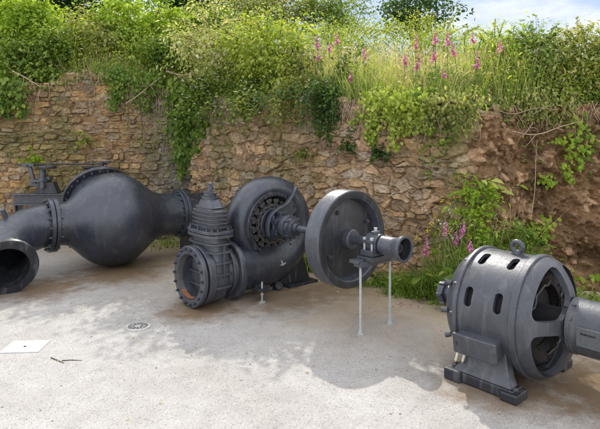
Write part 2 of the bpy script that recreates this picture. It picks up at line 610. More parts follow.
def earth_bank():
    res = .0125
    na, nz = int(6.0 / res), int(2.1 / res)
    A, Vv = np.meshgrid(np.linspace(0, 6.0, na), np.linspace(0, 1, nz), indexing='ij')
    x = BX0 + (BX1 - BX0) * A / 6.0
    Z = -.05 + Vv * (crest(x) + .02 + .30 * (fbm(x * 2.2, x * 0, 58, 4) - .4))
    h = (fbm(A * 1.3, Z * 1.6, 41, 3) - .5) * .45 + (fbm(A * 6, Z * 8, 42, 4) - .5) * .26 + (fbm(A * 18, Z * 20, 43, 4) - .5) * .11
    ctr = .43 + .4 * (fbm(Z * 2.2, Z * 0, 55, 3) - .5)
    h = h + .64 * np.exp(-((A - ctr) / .40) ** 2) * (1.05 - .08 * Z) + .12 * np.exp(-(Z / .18) ** 2)
    h = h - .06 * np.abs(2 * fbm(A * 7, Z * 9, 56, 4) - 1)
    rng = np.random.default_rng(77)
    S = np.stack([rng.uniform(0, 6, 800), rng.uniform(0, 2, 800), rng.lognormal(-3.75, .55, 800)], 1)
    fa, fz = A.ravel(), Z.ravel()
    col = np.array([.19, .12, .065])[None, :] * (.35 + 1.3 * fbm(fa * 3, fz * 4, 45, 5))[:, None]
    red = sstep(.5, .7, fbm(fa * 1.4, fz * 2.2, 46, 3))[:, None]
    col = col * (1 - .5 * red) + np.array([.19, .11, .052]) * .5 * red
    hh = h.ravel()
    wx = fa + (fbm(fa * 14, fz * 14, 47, 2) - .5) * .05
    wz = fz + (fbm(fa * 14 + 5, fz * 14, 48, 2) - .5) * .05
    for (sx, sz, r) in S:
        r = min(r, .075)
        asp = rng.uniform(.9, 1.7)
        d = np.maximum(np.abs(wx - sx) / (r * asp) * .9, np.abs(wz - sz) / r * .9) * .5 + .5 * np.hypot((wx - sx) / (r * asp), (wz - sz) / r)
        k = sstep(1.0, .65, d)
        hh = hh + k * r * rng.uniform(.4, 1.1)
        sc = np.array([.40, .27, .165]) * rng.uniform(.55, 1.4)
        col = col * (1 - k[:, None] * .8) + sc * k[:, None] * .8
    y = BY0 + (BY1 - BY0) * A.ravel() / 6.0 + fz * .13 - hh + .05 - .12 * sstep(.30, 0, fz)
    V = np.stack([x.ravel(), y, fz], 1)
    q = np.arange(na * nz).reshape(na, nz)
    Fq = np.stack([q[:-1, :-1], q[1:, :-1], q[1:, 1:], q[:-1, 1:]], -1).reshape(-1, 4)
    ring = np.concatenate([q[:, 0], q[-1, 1:], q[-2::-1, -1], q[0, -2:0:-1]])
    B = V[ring].copy()
    B[:, 1] += .6
    ib = len(V) + np.arange(len(ring))
    Fs = np.stack([ring, np.roll(ring, -1), np.roll(ib, -1), ib], -1)
    V = np.concatenate([V, B])
    col = np.concatenate([col, col[ring]])
    me = np_mesh('earth_bank', V, np.concatenate([Fq, Fs]))
    ca = me.color_attributes.new('tint', 'FLOAT_COLOR', 'POINT')
    ca.data.foreach_set('color', np.concatenate([col, np.ones((len(col), 1))], 1).astype(np.float32).ravel())
    o = link_mesh('earth_bank', me, M['earth'], None, None)
    me.shade_flat()
    return tag(o, None, None, kind='structure')


earth_bank()


def hillside():
    xs = np.linspace(-26, 26, 261)
    ss = np.concatenate([np.linspace(.10, 6, 60), np.linspace(6.4, 45, 40)])
    X, S_ = np.meshgrid(xs, ss, indexing='ij')
    Y = lip(X) + S_
    Z = hill(X, Y)
    V = np.stack([X, Y, Z], -1).reshape(-1, 3)
    q = np.arange(X.size).reshape(X.shape)
    Fq = np.stack([q[:-1, :-1], q[1:, :-1], q[1:, 1:], q[:-1, 1:]], -1).reshape(-1, 4)
    me = np_mesh('hillside', V, Fq)
    o = link_mesh('hillside', me, M['soil'], None, 60)
    tag(o, None, None, kind='structure')


hillside()


# ------------------------------------------------------------------ ground
def ground_mat():
    m, nt, nodes, L = new_mat('yard_concrete')
    out, p = N(nt, 'ShaderNodeOutputMaterial'), N(nt, 'ShaderNodeBsdfPrincipled')
    L.new(p.outputs[0], out.inputs[0])
    tc = N(nt, 'ShaderNodeTexCoord')
    big = N(nt, 'ShaderNodeTexNoise', i_Scale=.9, i_Detail=7.0, i_Roughness=.6)
    mid = N(nt, 'ShaderNodeTexNoise', i_Scale=6.0, i_Detail=8.0, i_Roughness=.7)
    fine = N(nt, 'ShaderNodeTexNoise', i_Scale=125.0, i_Detail=4.0, i_Roughness=.75)
    vor = N(nt, 'ShaderNodeTexVoronoi', i_Scale=105.0)
    vor2 = N(nt, 'ShaderNodeTexVoronoi', i_Scale=26.0, i_Randomness=1.0)
    for n in (big, mid, fine, vor, vor2):
        L.new(tc.outputs['Object'], n.inputs['Vector'])
    rb = ramp(nt, [(.32, (.325, .303, .275)), (.5, (.39, .371, .345)), (.7, (.44, .425, .402))])
    L.new(big.outputs[0], rb.inputs[0])
    rm = ramp(nt, [(.3, .86), (.55, 1.0), (.75, 1.08)])
    L.new(mid.outputs[0], rm.inputs[0])
    c = mixc(nt, rb.outputs[0], rm.outputs[0], 1.0, 'MULTIPLY')
    rf = ramp(nt, [(.37, .42), (.46, .90), (.62, 1.12)])
    L.new(fine.outputs[0], rf.inputs[0])
    c = mixc(nt, c, rf.outputs[0], .8, 'MULTIPLY')
    # pale and dark aggregate chips
    hs = N(nt, 'ShaderNodeSeparateColor')
    L.new(vor.outputs['Color'], hs.inputs[0])
    chip = ramp(nt, [(.0, .62), (.14, .97), (.85, 1.0), (1.0, 1.16)])
    L.new(hs.outputs[0], chip.inputs[0])
    c = mixc(nt, c, chip.outputs[0], .9, 'MULTIPLY')
    # sparse dark grit
    hs2 = N(nt, 'ShaderNodeSeparateColor')
    L.new(vor2.outputs['Color'], hs2.inputs[0])
    g1 = N(nt, 'ShaderNodeMath', operation='GREATER_THAN')
    g1.inputs[1].default_value = .985
    L.new(hs2.outputs[1], g1.inputs[0])
    g2 = N(nt, 'ShaderNodeMath', operation='LESS_THAN')
    g2.inputs[1].default_value = .22
    L.new(vor2.outputs['Distance'], g2.inputs[0])
    g3 = N(nt, 'ShaderNodeMath', operation='MULTIPLY')
    L.new(g1.outputs[0], g3.inputs[0])
    L.new(g2.outputs[0], g3.inputs[1])
    c = mixc(nt, c, (.12, .105, .085), g3.outputs[0])
    # tan silt washed from the bank: strongest near the walls and round the machines
    sep = N(nt, 'ShaderNodeSeparateXYZ')
    L.new(tc.outputs['Object'], sep.inputs[0])
    # distance along the long wall's normal
    dx = N(nt, 'ShaderNodeMath', operation='MULTIPLY')
    dx.inputs[1].default_value = .62
    L.new(sep.outputs[0], dx.inputs[0])
    dy = N(nt, 'ShaderNodeMath', operation='MULTIPLY_ADD')
    dy.inputs[1].default_value = .78
    L.new(sep.outputs[1], dy.inputs[0])
    L.new(dx.outputs[0], dy.inputs[2])
    nn = N(nt, 'ShaderNodeTexNoise', i_Scale=1.7, i_Detail=6.0, i_Roughness=.6)
    L.new(tc.outputs['Object'], nn.inputs['Vector'])
    ad = N(nt, 'ShaderNodeMath', operation='MULTIPLY_ADD')
    ad.inputs[1].default_value = 2.2
    L.new(nn.outputs[0], ad.inputs[0])
    L.new(dy.outputs[0], ad.inputs[2])
    mr = N(nt, 'ShaderNodeMapRange', interpolation_type='SMOOTHSTEP')
    mr.inputs['From Min'].default_value = 4.0
    mr.inputs['From Max'].default_value = 6.0
    mr.inputs['To Max'].default_value = .75
    L.new(ad.outputs[0], mr.inputs['Value'])
    c = mixc(nt, c, mixc(nt, (.40, .305, .185), rf.outputs[0], .8, 'MULTIPLY'), mr.outputs[0])
    # rust-brown run-off streaks in front of the machines
    n6 = N(nt, 'ShaderNodeTexNoise', i_Scale=1.15, i_Detail=5.0, i_Roughness=.55, i_Distortion=.8)
    L.new(tc.outputs['Object'], n6.inputs['Vector'])
    r6 = ramp(nt, [(.48, 0.0), (.55, .36), (.59, .08), (.68, .34)])
    L.new(n6.outputs[0], r6.inputs[0])
    mr2 = N(nt, 'ShaderNodeMapRange', interpolation_type='SMOOTHSTEP')
    mr2.inputs['From Min'].default_value = 2.6
    mr2.inputs['From Max'].default_value = 4.6
    L.new(dy.outputs[0], mr2.inputs['Value'])
    mu = N(nt, 'ShaderNodeMath', operation='MULTIPLY')
    L.new(r6.outputs[0], mu.inputs[0])
    L.new(mr2.outputs[0], mu.inputs[1])
    c = mixc(nt, c, (.25, .165, .09), mu.outputs[0])
    # rusty water stains that have soaked in beside the machines
    for (sx, sy, r, k) in ((-2.2, 6.3, 1.0, .95), (-2.8, 5.6, .8, .9), (-.95, 4.9, .6, .95), (-.2, 5.25, .8, .8), (.4, 5.6, .7, .6), (1.95, 3.35, .85, .95), (1.3, 3.4, .65, .85)):
        vd = N(nt, 'ShaderNodeVectorMath', operation='DISTANCE')
        vd.inputs[1].default_value = (sx, sy, 0)
        L.new(tc.outputs['Object'], vd.inputs[0])
        ma = N(nt, 'ShaderNodeMath', operation='MULTIPLY_ADD')
        L.new(mid.outputs[0], ma.inputs[0])
        ma.inputs[1].default_value = 1.1 * r
        L.new(vd.outputs['Value'], ma.inputs[2])
        sr = N(nt, 'ShaderNodeMapRange', interpolation_type='SMOOTHSTEP')
        sr.inputs['From Min'].default_value, sr.inputs['From Max'].default_value = 1.42 * r, .72 * r
        sr.inputs['To Max'].default_value = k
        L.new(ma.outputs[0], sr.inputs['Value'])
        c = mixc(nt, c, mixc(nt, (.17, .112, .06), rf.outputs[0], .7, 'MULTIPLY'), sr.outputs[0])
    L.new(c, p.inputs['Base Color'])
    p.inputs['Roughness'].default_value = .88
    p.inputs['Specular IOR Level'].default_value = .25
    b = N(nt, 'ShaderNodeBump', i_Strength=.5, i_Distance=.012)
    a3 = N(nt, 'ShaderNodeMath', operation='ADD')
    L.new(fine.outputs[0], a3.inputs[0])
    L.new(mid.outputs[0], a3.inputs[1])
    L.new(a3.outputs[0], b.inputs['Height'])
    L.new(b.outputs[0], p.inputs['Normal'])
    return m


g = MB().add([(-150, -150, 0), (150, -150, 0), (150, 150, 0), (-150, 150, 0)], [(0, 1, 2, 3)]).build('ground', ground_mat(), None, smooth=None)
tag(g, None, None, kind='structure')

# ================================================================== MACHINES
# ---- pipe vessel on the left: elbow, joint, egg-shaped bulb with a big bolted mouth, outlet pipe
def vessel():
    t = thing('pipe_vessel', 'bulging iron pipe vessel with a bent open pipe mouth at the far left', 'pipe vessel',
              (-2.42, 6.62, 0), math.radians(37.5))
    z0 = .59
    prof = [(-.66, .255), (-.58, .257), (-.51, .272), (-.43, .335), (-.33, .435), (-.20, .53), (-.04, .585), (.10, .588), (.22, .555), (.34, .485),
            (.45, .40), (.54, .335), (.63, .297), (.74, .282), (.92, .28)]
    mb = MB().lathe(smooth_prof(prof, 5), (0, 0, z0), (1, 0, 0), 96)
    mb.build('bulb', M['iron'], t)
    # big upper mouth on the back of the bulb
    a = Vector((.03, .85, .52)).normalized()
    c0 = Vector((-.01, .0, z0 - .035)) - a * .05
    mb = MB().lathe(smooth_prof([(.30, .465), (.46, .40), (.57, .378), (.63, .378)], 4), c0, a, 80)
    mb.lathe([(.63, .378), (.63, .33), (.40, .33)], c0, a, 80)
    nk = mb.build('mouth_neck', M['iron'], t)
    mb = MB()
    ring_flange(mb, c0 + a * .625, a, .35, .452, .055)
    f = mb.build('mouth_flange', M['iron_dark'], t)
    bolts(f, c0 + a * .5975, -a, .415, 26, .017, .02, M['iron_grey'])
    mb = MB().lathe([(0, 0), (0, .37), (.03, .37), (.03, 0)], c0 + a * .655, a, 64)
    mb.build('blank_cover', M['iron_dark'], t)
    # joints
    for x in (-.69, .945):
        mb = MB()
        ring_flange(mb, (x - .026, 0, z0), (1, 0, 0), .22, .325, .045)
        ring_flange(mb, (x + .026, 0, z0), (1, 0, 0), .22, .325, .045)
        f = mb.build('joint_flange', M['iron'], t)
        bolts(f, (x - .049, 0, z0), (-1, 0, 0), .29, 16, .016, .018, M['iron_grey'])
        bolts(f, (x + .049, 0, z0), (1, 0, 0), .29, 16, .016, .018, M['iron_grey'])
    # elbow: quarter bend towards the yard, sinking to the ground
    P, R = [], .52
    n = 26
    for i in range(n):
        q = PI / 2 * i / (n - 1)
        P.append((-.74 - R * math.sin(q), -R * (1 - math.cos(q)), z0 - .27 * (i / (n - 1)) ** 1.5))
    P.append((P[-1][0], P[-1][1] - .12, P[-1][2] - .035))
    mb = MB().tube(P, [.255] * len(P), 56, cap=False)
    mb.tube(P[8:], [.228] * (len(P) - 8), 56, cap=False)
    mb.build('elbow', M['iron'], t, smooth=60)
    d = (Vector(P[-1]) - Vector(P[-2])).normalized()
    e = Vector(P[-1])
    mb = MB()
    ring_flange(mb, e, d, .226, .315, .05)
    f = mb.build('open_flange', M['iron_dark'], t)
    bolts(f, e - d * .025, -d, .288, 16, .016, .018, M['iron_grey'])
    MB().tube(P[8:], [.224] * (len(P) - 8), 40, cap=False).build('bore', M['iron_black'], t, smooth=60)
    # small bosses on the elbow
    MB().cyl((-1.18, -.12, z0 + .13), (-1.22, -.14, z0 + .24), .028, 16).build('boss', M['iron_grey'], t, .004)
    # outlet pipe
    mb = MB().lathe([(.99, .265), (1.32, .265), (1.32, .24), (.99, .24)], (0, 0, z0), (1, 0, 0), 64)
    mb.build('outlet_pipe', M['iron_dark'], t)
    # saddle block under the outlet
    MB().box((1.12, 0, .165), (.16, .40, .33)).build('saddle_block', M['iron_dark'], t, .01)


vessel()


# ---- gate hoist standing against the coursed wall
def hoist():
    x0, y0, _ = at(40, 200, 7.78)
    t = thing('gate_hoist', 'dark iron sluice hoist on a channel beam, between the pipe vessel and the coursed wall', 'hoist', (x0, y0, 0), math.radians(3))
    zb = .72
    mb = MB()
    mb.box((.12, 0, zb), (1.0, .02, .15)).box((.12, -.05, zb + .075), (1.0, .12, .018)).box((.12, -.05, zb - .075), (1.0, .12, .018))
    mb.build('channel_beam', M['iron_grey'], t, .004)
    for x in (-.33, .56):
        mb = MB().box((x, .03, zb / 2 - .04), (.09, .02, zb - .08)).box((x, -.02, zb / 2 - .04), (.018, .10, zb - .08)).box((x, 0, .01), (.2, .2, .02))
        mb.prism([(0, 0), (.10, 0), (0, -.22)], (x, -.02, zb - .09), (1, 0, 0), (0, 0, 1), .02)
        mb.build('leg', M['iron_dark'], t, .004)
    # pedestal with screw nut and gearbox
    mb = MB().prism([(-.14, 0), (.20, 0), (.13, .17), (-.08, .17)], (.10, -.03, zb + .085), (1, 0, 0), (0, 0, 1), .15)
    mb.build('pedestal', M['iron_dark'], t, .008)
    mb = MB().box((.03, -.03, zb + .275), (.24, .2, .035)).box((.12, -.03, zb + .31), (.12, .14, .05))
    mb.cyl((.09, -.12, zb + .16), (.09, -.12, zb + .40), .035, 20).cyl((.09, -.12, zb + .27), (.09, -.12, zb + .31), .055, 20)
    mb.cyl((.05, -.03, zb + .31), (.05, -.03, zb + .44), .05, 20)
    mb.build('gearbox', M['iron_grey'], t, .006)
    mb = MB().box((-.09, -.06, zb + .36), (.05, .05, .33), Matrix.Rotation(-.28, 3, 'Y')).box((-.13, -.06, zb + .51), (.17, .10, .045))
    mb.box((-.05, -.06, zb + .22), (.12, .07, .04)).cyl((-.15, -.10, zb + .50), (-.15, -.14, zb + .50), .02, 12)
    mb.build('bracket', M['iron_grey'], t, .006)
    mb = MB().tube([(-.34, -.03, zb + .515), (.2, -.02, zb + .525), (.98, .02, zb + .52)], .013, 10)
    mb.build('drive_rod', M['link'], t)
    mb = MB().lathe([(-.02, .03), (-.02, .12), (0, .135), (.02, .12), (.02, .03)], (.12, -.03, zb + .475), (0, 0, 1), 32, closed=True)
    for k in range(4):
        a = k * PI / 2 + .4
        mb.tube([(.12, -.03, zb + .475), (.12 + .12 * math.cos(a), -.03 + .12 * math.sin(a), zb + .475)], .010, 8)
    mb.build('gear_wheel', M['iron_dark'], t)
    # far bearing of the rod
    mb = MB().cyl((.76, -.02, zb + .30), (.76, -.02, zb + .47), .04, 16).lathe([(0, 0), (0, .10), (.03, .13), (.045, .13), (.045, 0)], (.76, -.02, zb + .44), (0, 0, 1), 28)
    mb.box((.90, .01, zb + .49), (.06, .08, .10)).box((.96, .01, zb + .545), (.14, .06, .03)).box((.76, 0, zb + .02), (.07, .05, .60))
    mb.build('rod_bearing', M['iron_dark'], t, .005)


hoist()

ANG = math.atan2(-.75, .66)
HX, HY, ZS = -.375, 5.57, .72             # turbine hub in plan, shaft height
SX, SY = .66, -.75                         # shaft direction (towards the camera, right)
UX, UY = .75, .66


# ---- gate valve at the turbine inlet
def valve():
    t = thing('gate_valve', 'ribbed iron gate valve standing upright with an open rust stained bore, left of the turbine', 'valve',
              (HX - .68 * UX, HY - .68 * UY, 0), ANG)
    z = .295
    EXPO = .55
    mb = MB()
    mb.lathe([(-.19, .235), (-.155, .235), (-.15, .225), (.17, .225), (.19, .235), (.19, .20), (-.19, .20)], (0, 0, z), (0, 1, 0), 64, closed=True)
    # vertical oval shell of the gate chamber
    def oval(rx, ry, zz, n=40):
        return [(rx * math.copysign(abs(math.cos(2 * PI * k / n)) ** EXPO, math.cos(2 * PI * k / n)),
                 ry * math.copysign(abs(math.sin(2 * PI * k / n)) ** EXPO, math.sin(2 * PI * k / n)), zz) for k in range(n)]

    def loft(mb, secs, n=40):
        vs = [p for s_ in secs for p in s_]
        fs = [(i * n + k, i * n + (k + 1) % n, (i + 1) * n + (k + 1) % n, (i + 1) * n + k) for i in range(len(secs) - 1) for k in range(n)]
        fs += [tuple(reversed(range(n))), tuple(range((len(secs) - 1) * n, len(secs) * n))]
        mb.add(vs, fs)
    loft(mb, [oval(.10, .06, .03), oval(.19, .095, .10), oval(.235, .11, .2), oval(.245, .115, .32), oval(.235, .115, .45), oval(.205, .105, .66)])
    body = mb.build('body', M['iron_grey'], t)
    # horizontal stiffening ribs on the lower chamber
    for i, zz in enumerate((.20, .32, .43, .53, .605)):
        mb = MB()
        loft(mb, [oval(.262, .140, zz - .009), oval(.262, .140, zz + .009)])
        mb.build('rib', M['iron_grey'], t, .003)
    mb = MB()
    for sx in (-1, 1):
        mb.prism([(.0, 0), (.05, 0), (.05, .30), (0, .30)], (sx * .235 - .025, 0, .30), (1, 0, 0), (0, 0, 1), .02)
    mb.build('side_web', M['iron_grey'], t, .003)
    # inlet and outlet flanges
    for y, s in ((-.215, -1), (.205, 1)):
        mb = MB()
        ring_flange(mb, (0, y, z), (0, 1, 0), .215, .292, .045)
        f = mb.build('pipe_flange', M['iron_grey'], t)
        bolts(f, (0, y + s * .0225, z), (0, s, 0), .262, 18, .014, .016, M['iron'])
    mb = MB()
    ring_flange(mb, (0, -.13, z), (0, 1, 0), .215, .285, .075)
    mb.build('body_ring', M['iron_grey'], t)
    mb = MB()
    ring_flange(mb, (0, .135, z), (0, 1, 0), .215, .255, .03)
    mb.build('body_ring', M['iron_grey'], t)
    MB().lathe([(-.237, .214), (.02, .205)], (0, 0, z), (0, 1, 0), 64).build('bore', M['rust_in'], t)
    mb = MB().lathe([(0, 0), (0, .205), (.02, .205), (.02, 0)], (0, .02, z), (0, 1, 0), 64).lathe([(-.012, 0), (-.012, .09), (.001, .10)], (0, .02, z), (0, 1, 0), 40)
    mb.build('gate_disc', M['iron_dark'], t)
    # rusty silt lying in the bottom of the bore
    mb = MB()
    n = 16
    vs, fs = [], []
    for i, y in enumerate(np.linspace(-.236, -.05, 6)):
        for k in range(n + 1):
            a = -PI / 2 + (k / n - .5) * 1.5
            r = .2125 - (.006 * math.cos((k / n - .5) * PI) + .0008 + .004 * float(vnoise(k * .7, i * .9, 4))) * (1 - .5 * (i == 5))
            vs.append((r * math.cos(a), y, z + r * math.sin(a)))
    for i in range(5):
        for k in range(n):
            fs.append((i * (n + 1) + k, i * (n + 1) + k + 1, (i + 1) * (n + 1) + k + 1, (i + 1) * (n + 1) + k))
    mb.add(vs, fs).build('rust_deposit', M['rust_orange'], t)
    # bonnet joint
    mb = MB()
    loft(mb, [oval(.262, .155, .665), oval(.262, .155, .695)])
    loft(mb, [oval(.262, .155, .702), oval(.262, .155, .732)])
    f = mb.build('bonnet_flange', M['iron_grey'], t, .004)
    key = MB().lathe([(0, 0), (0, .015), (.02, .015), (.02, .009), (.04, .009), (.04, 0)], ax=(0, 0, 1), n=6).mesh('bolt')
    key.materials.append(M['iron'])
    for k in range(14):
        a = 2 * PI * (k + .5) / 14
        b = bpy.data.objects.new('bolt', key)
        COL.objects.link(b)
        b.parent = f
        b.location = (.240 * math.copysign(abs(math.cos(a)) ** EXPO, math.cos(a)), .134 * math.copysign(abs(math.sin(a)) ** EXPO, math.sin(a)), .732)
    # ribbed bonnet with pitched shoulders
    mb = MB()
    loft(mb, [oval(.192, .09, .73), oval(.190, .09, .895), oval(.172, .088, .925), oval(.085, .08, 1.015), oval(.05, .05, 1.035)])
    mb.build('bonnet', M['iron_grey'], t)
    for zz, rr in ((.763, 1.), (.800, 1.), (.837, 1.), (.874, 1.), (.910, .95), (.945, .78)):
        mb = MB()
        loft(mb, [oval(.222 * rr, .115 * (.4 + .6 * rr), zz - .007), oval(.222 * rr, .115 * (.4 + .6 * rr), zz + .007)])
        mb.build('rib', M['iron_grey'], t, .003)
    mb = MB().cyl((0, 0, 1.015), (0, 0, 1.045), .085, 28).cyl((0, 0, 1.045), (0, 0, 1.070), .06, 24).box((0, 0, 1.080), (.17, .06, .022))
    mb.cyl((.062, 0, 1.035), (.062, 0, 1.105), .012, 10).cyl((-.062, 0, 1.035), (-.062, 0, 1.105), .012, 10)
    mb.build('gland', M['iron'], t, .003)
    mb = MB().cyl((0, 0, 1.055), (0, 0, 1.145), .026, 20).box((0, 0, 1.155), (.042, .042, .045))
    mb.build('stem', M['iron_grey'], t, .003)


valve()


# ---- spiral turbine
def turbine():
    t = thing('spiral_turbine', 'snail shaped iron turbine casing with exposed linkages round its hub, beneath the tan wall', 'turbine',
              (HX, HY, 0), ANG)
    P, R, AX = [], [], []
    for y in np.linspace(-.445, -.02, 8):
        P.append((0, y, .285))
        R.append(.235)
        AX.append(1.0)
    for q in np.linspace(0, 345, 70):
        a = math.radians(q - 90)
        rho = float(np.interp(q, [0, 60, 90, 180, 270, 345], [.435, .425, .41, .37, .355, .34]))
        P.append((0, rho * math.cos(a), ZS + rho * math.sin(a)))
        R.append(float(np.interp(q, [0, 60, 90, 180, 270, 345], [.235, .18, .155, .118, .105, .09])))
        AX.append(float(np.interp(q, [0, 60, 120, 345], [1.0, 1.2, 1.42, 1.45])))
    MB().tube(P, R, 56, cap=True, asp=AX).build('spiral_casing', M['iron'], t, smooth=60)
    mb = MB()
    ring_flange(mb, (0, -.45, .285), (0, 1, 0), .2, .292, .04)
    f = mb.build('inlet_flange', M['iron'], t)
    bolts(f, (0, -.43, .285), (0, 1, 0), .265, 18, .014, .016, M['iron_grey'])
    # front cover with bolted rim
    o = (0, 0, ZS)
    mb = MB().lathe([(-.02, .34), (.150, .345), (.168, .33), (.168, .298), (.158, .288), (.02, .282), (.02, .0)], o, (1, 0, 0), 80)
    f = mb.build('front_cover', M['iron_dark'], t)
    bolts(f, (.168, 0, ZS), (1, 0, 0), .313, 22, .013, .014, M['iron_grey'])
    # guide-vane links: rusty cranks in a ring
    lm = MB().cyl((0, .215, -.0), (.085, .215, 0), .021, 10).cyl((.03, .165, .03), (.105, .165, .03), .018, 10)
    lm.box((.08, .19, .015), (.018, .085, .026), Matrix.Rotation(.6, 3, 'X')).box((.09, .16, .05), (.02, .024, .07))
    me = lm.mesh('guide_link')
    me.materials.append(M['link'])
    me.shade_smooth()
    me.set_sharp_from_angle(angle=.6)
    for k in range(16):
        b = bpy.data.objects.new('guide_link', me)
        COL.objects.link(b)
        b.parent = t
        b.location = (.03, 0, ZS)
        b.scale = (1.1, 1.14, 1.14)
        b.rotation_euler = (2 * PI * k / 16 + .1, 0, 0)
    mb = MB()
    ring_flange(mb, (.14, 0, ZS), (1, 0, 0), .135, .170, .035)
    mb.build('regulating_ring', M['iron'], t)
    # hub and bearing
    mb = MB().lathe([(.03, .125), (.18, .118), (.20, .145), (.225, .145), (.235, .11), (.36, .105), (.37, .09), (.37, 0)], o, (1, 0, 0), 56)
    f = mb.build('hub', M['iron'], t)
    bolts(f, (.225, 0, ZS), (1, 0, 0), .128, 10, .011, .012, M['iron_grey'])
    mb = MB().box((.28, 0, ZS + .05), (.13, .25, .05)).box((.28, 0, ZS - .06), (.13, .25, .06)).box((.28, 0, ZS + .115), (.07, .09, .05))
    for sy in (-1, 1):
        mb.cyl((.28, sy * .105, ZS - .08), (.28, sy * .105, ZS + .11), .014, 10)
    mb.build('bearing_block', M['iron'], t, .008)
    mb = MB().lathe([(.37, .09), (.37, .118), (.395, .122), (.43, .118), (.435, .10), (.47, .095), (.475, .075), (.50, .072), (.50, .05), (.55, .05), (.55, .034), (.62, .034), (.62, 0)], o, (1, 0, 0), 48)
    for k in range(8):
        mb.box((.45, .105 * math.cos(k * PI / 4), ZS + .105 * math.sin(k * PI / 4)), (.05, .02, .02), Matrix.Rotation(k * PI / 4, 3, 'X'))
    mb.build('shaft_seal', M['iron_grey'], t)
    # forked lever sweeping from the hub to the casing
    pts = [(.235, -.135, ZS - .10), (.24, -.150, ZS), (.24, -.115, ZS + .10), (.235, -.02, ZS + .165), (.22, .10, ZS + .20), (.20, .19, ZS + .265), (.17, .29, ZS + .375)]
    sp = smooth_prof(pts, 6)
    mb = MB().sweep(sp, (1, 0, 0), .055, .026)
    mb.prism([(.06, .14), (.29, .36), (.335, .335), (.30, .12), (.20, .02)], (.165, 0, ZS), (0, 1, 0), (0, 0, 1), .016)
    mb.build('lever', M['iron_grey'], t, .004)
    # back plate with bolts
    mb = MB()
    mb.lathe([(-.15, .0), (-.15, .40), (-.11, .40), (-.11, .25)], o, (1, 0, 0), 80)
    f = mb.build('back_plate', M['iron_dark'], t)
    # bolted web plate on the right half of the casing
    arc = [(.50 * math.cos(q), .50 * math.sin(q)) for q in np.linspace(-.75, 1.05, 22)] + [(.40 * math.cos(q), .40 * math.sin(q)) for q in np.linspace(1.05, -.75, 22)]
    w_ = MB().prism(arc, (.10, 0, ZS), (0, 1, 0), (0, 0, 1), .03).build('web_plate', M['iron_dark'], t, .004)
    for q in np.linspace(-.65, .95, 9):
        b = MB().lathe([(0, 0), (0, .014), (.016, .014), (.016, 0)], (.115, .475 * math.cos(q), ZS + .475 * math.sin(q)), (1, 0, 0), 6).build('bolt', M['iron_grey'], w_)
    # feet
    mb = MB().prism([(.14, 0), (.60, 0), (.60, .03), (.47, .36), (.40, .36)], (.03, 0, .012), (0, 1, 0), (0, 0, 1), .03)
    mb.box((.03, .42, .013), (.26, .42, .026))
    mb.build('foot', M['iron_dark'], t, .004)
    mb = MB().cyl((.06, .10, .012), (.12, .10, .05), .05, 20).box((.05, .10, .03), (.05, .12, .06))
    mb.build('drain_plug', M['iron_dark'], t, .006)
    # threaded prop under the inlet
    mb = MB().cyl((.33, -.29, .0), (.33, -.29, .20), .0085, 10).cyl((.33, -.29, .075), (.33, -.29, .085), .02, 6).cyl((.33, -.29, 0), (.33, -.29, .008), .035, 16)
    mb.build('threaded_prop', M['galv'], t)
    mb = MB().box((.31, -.27, .125), (.12, .17, .022)).box((.25, -.27, .135), (.05, .10, .04))
    mb.build('prop_bracket', M['iron_dark'], t, .004)
    MB().box((.219, .05, .30), (.030, .10, .014), Matrix.Rotation(.2, 3, 'X')).box((.222, .05, .315), (.030, .016, .06), Matrix.Rotation(.5, 3, 'X')) \
        .build('chipped_mark', M['galv'], t)


turbine()


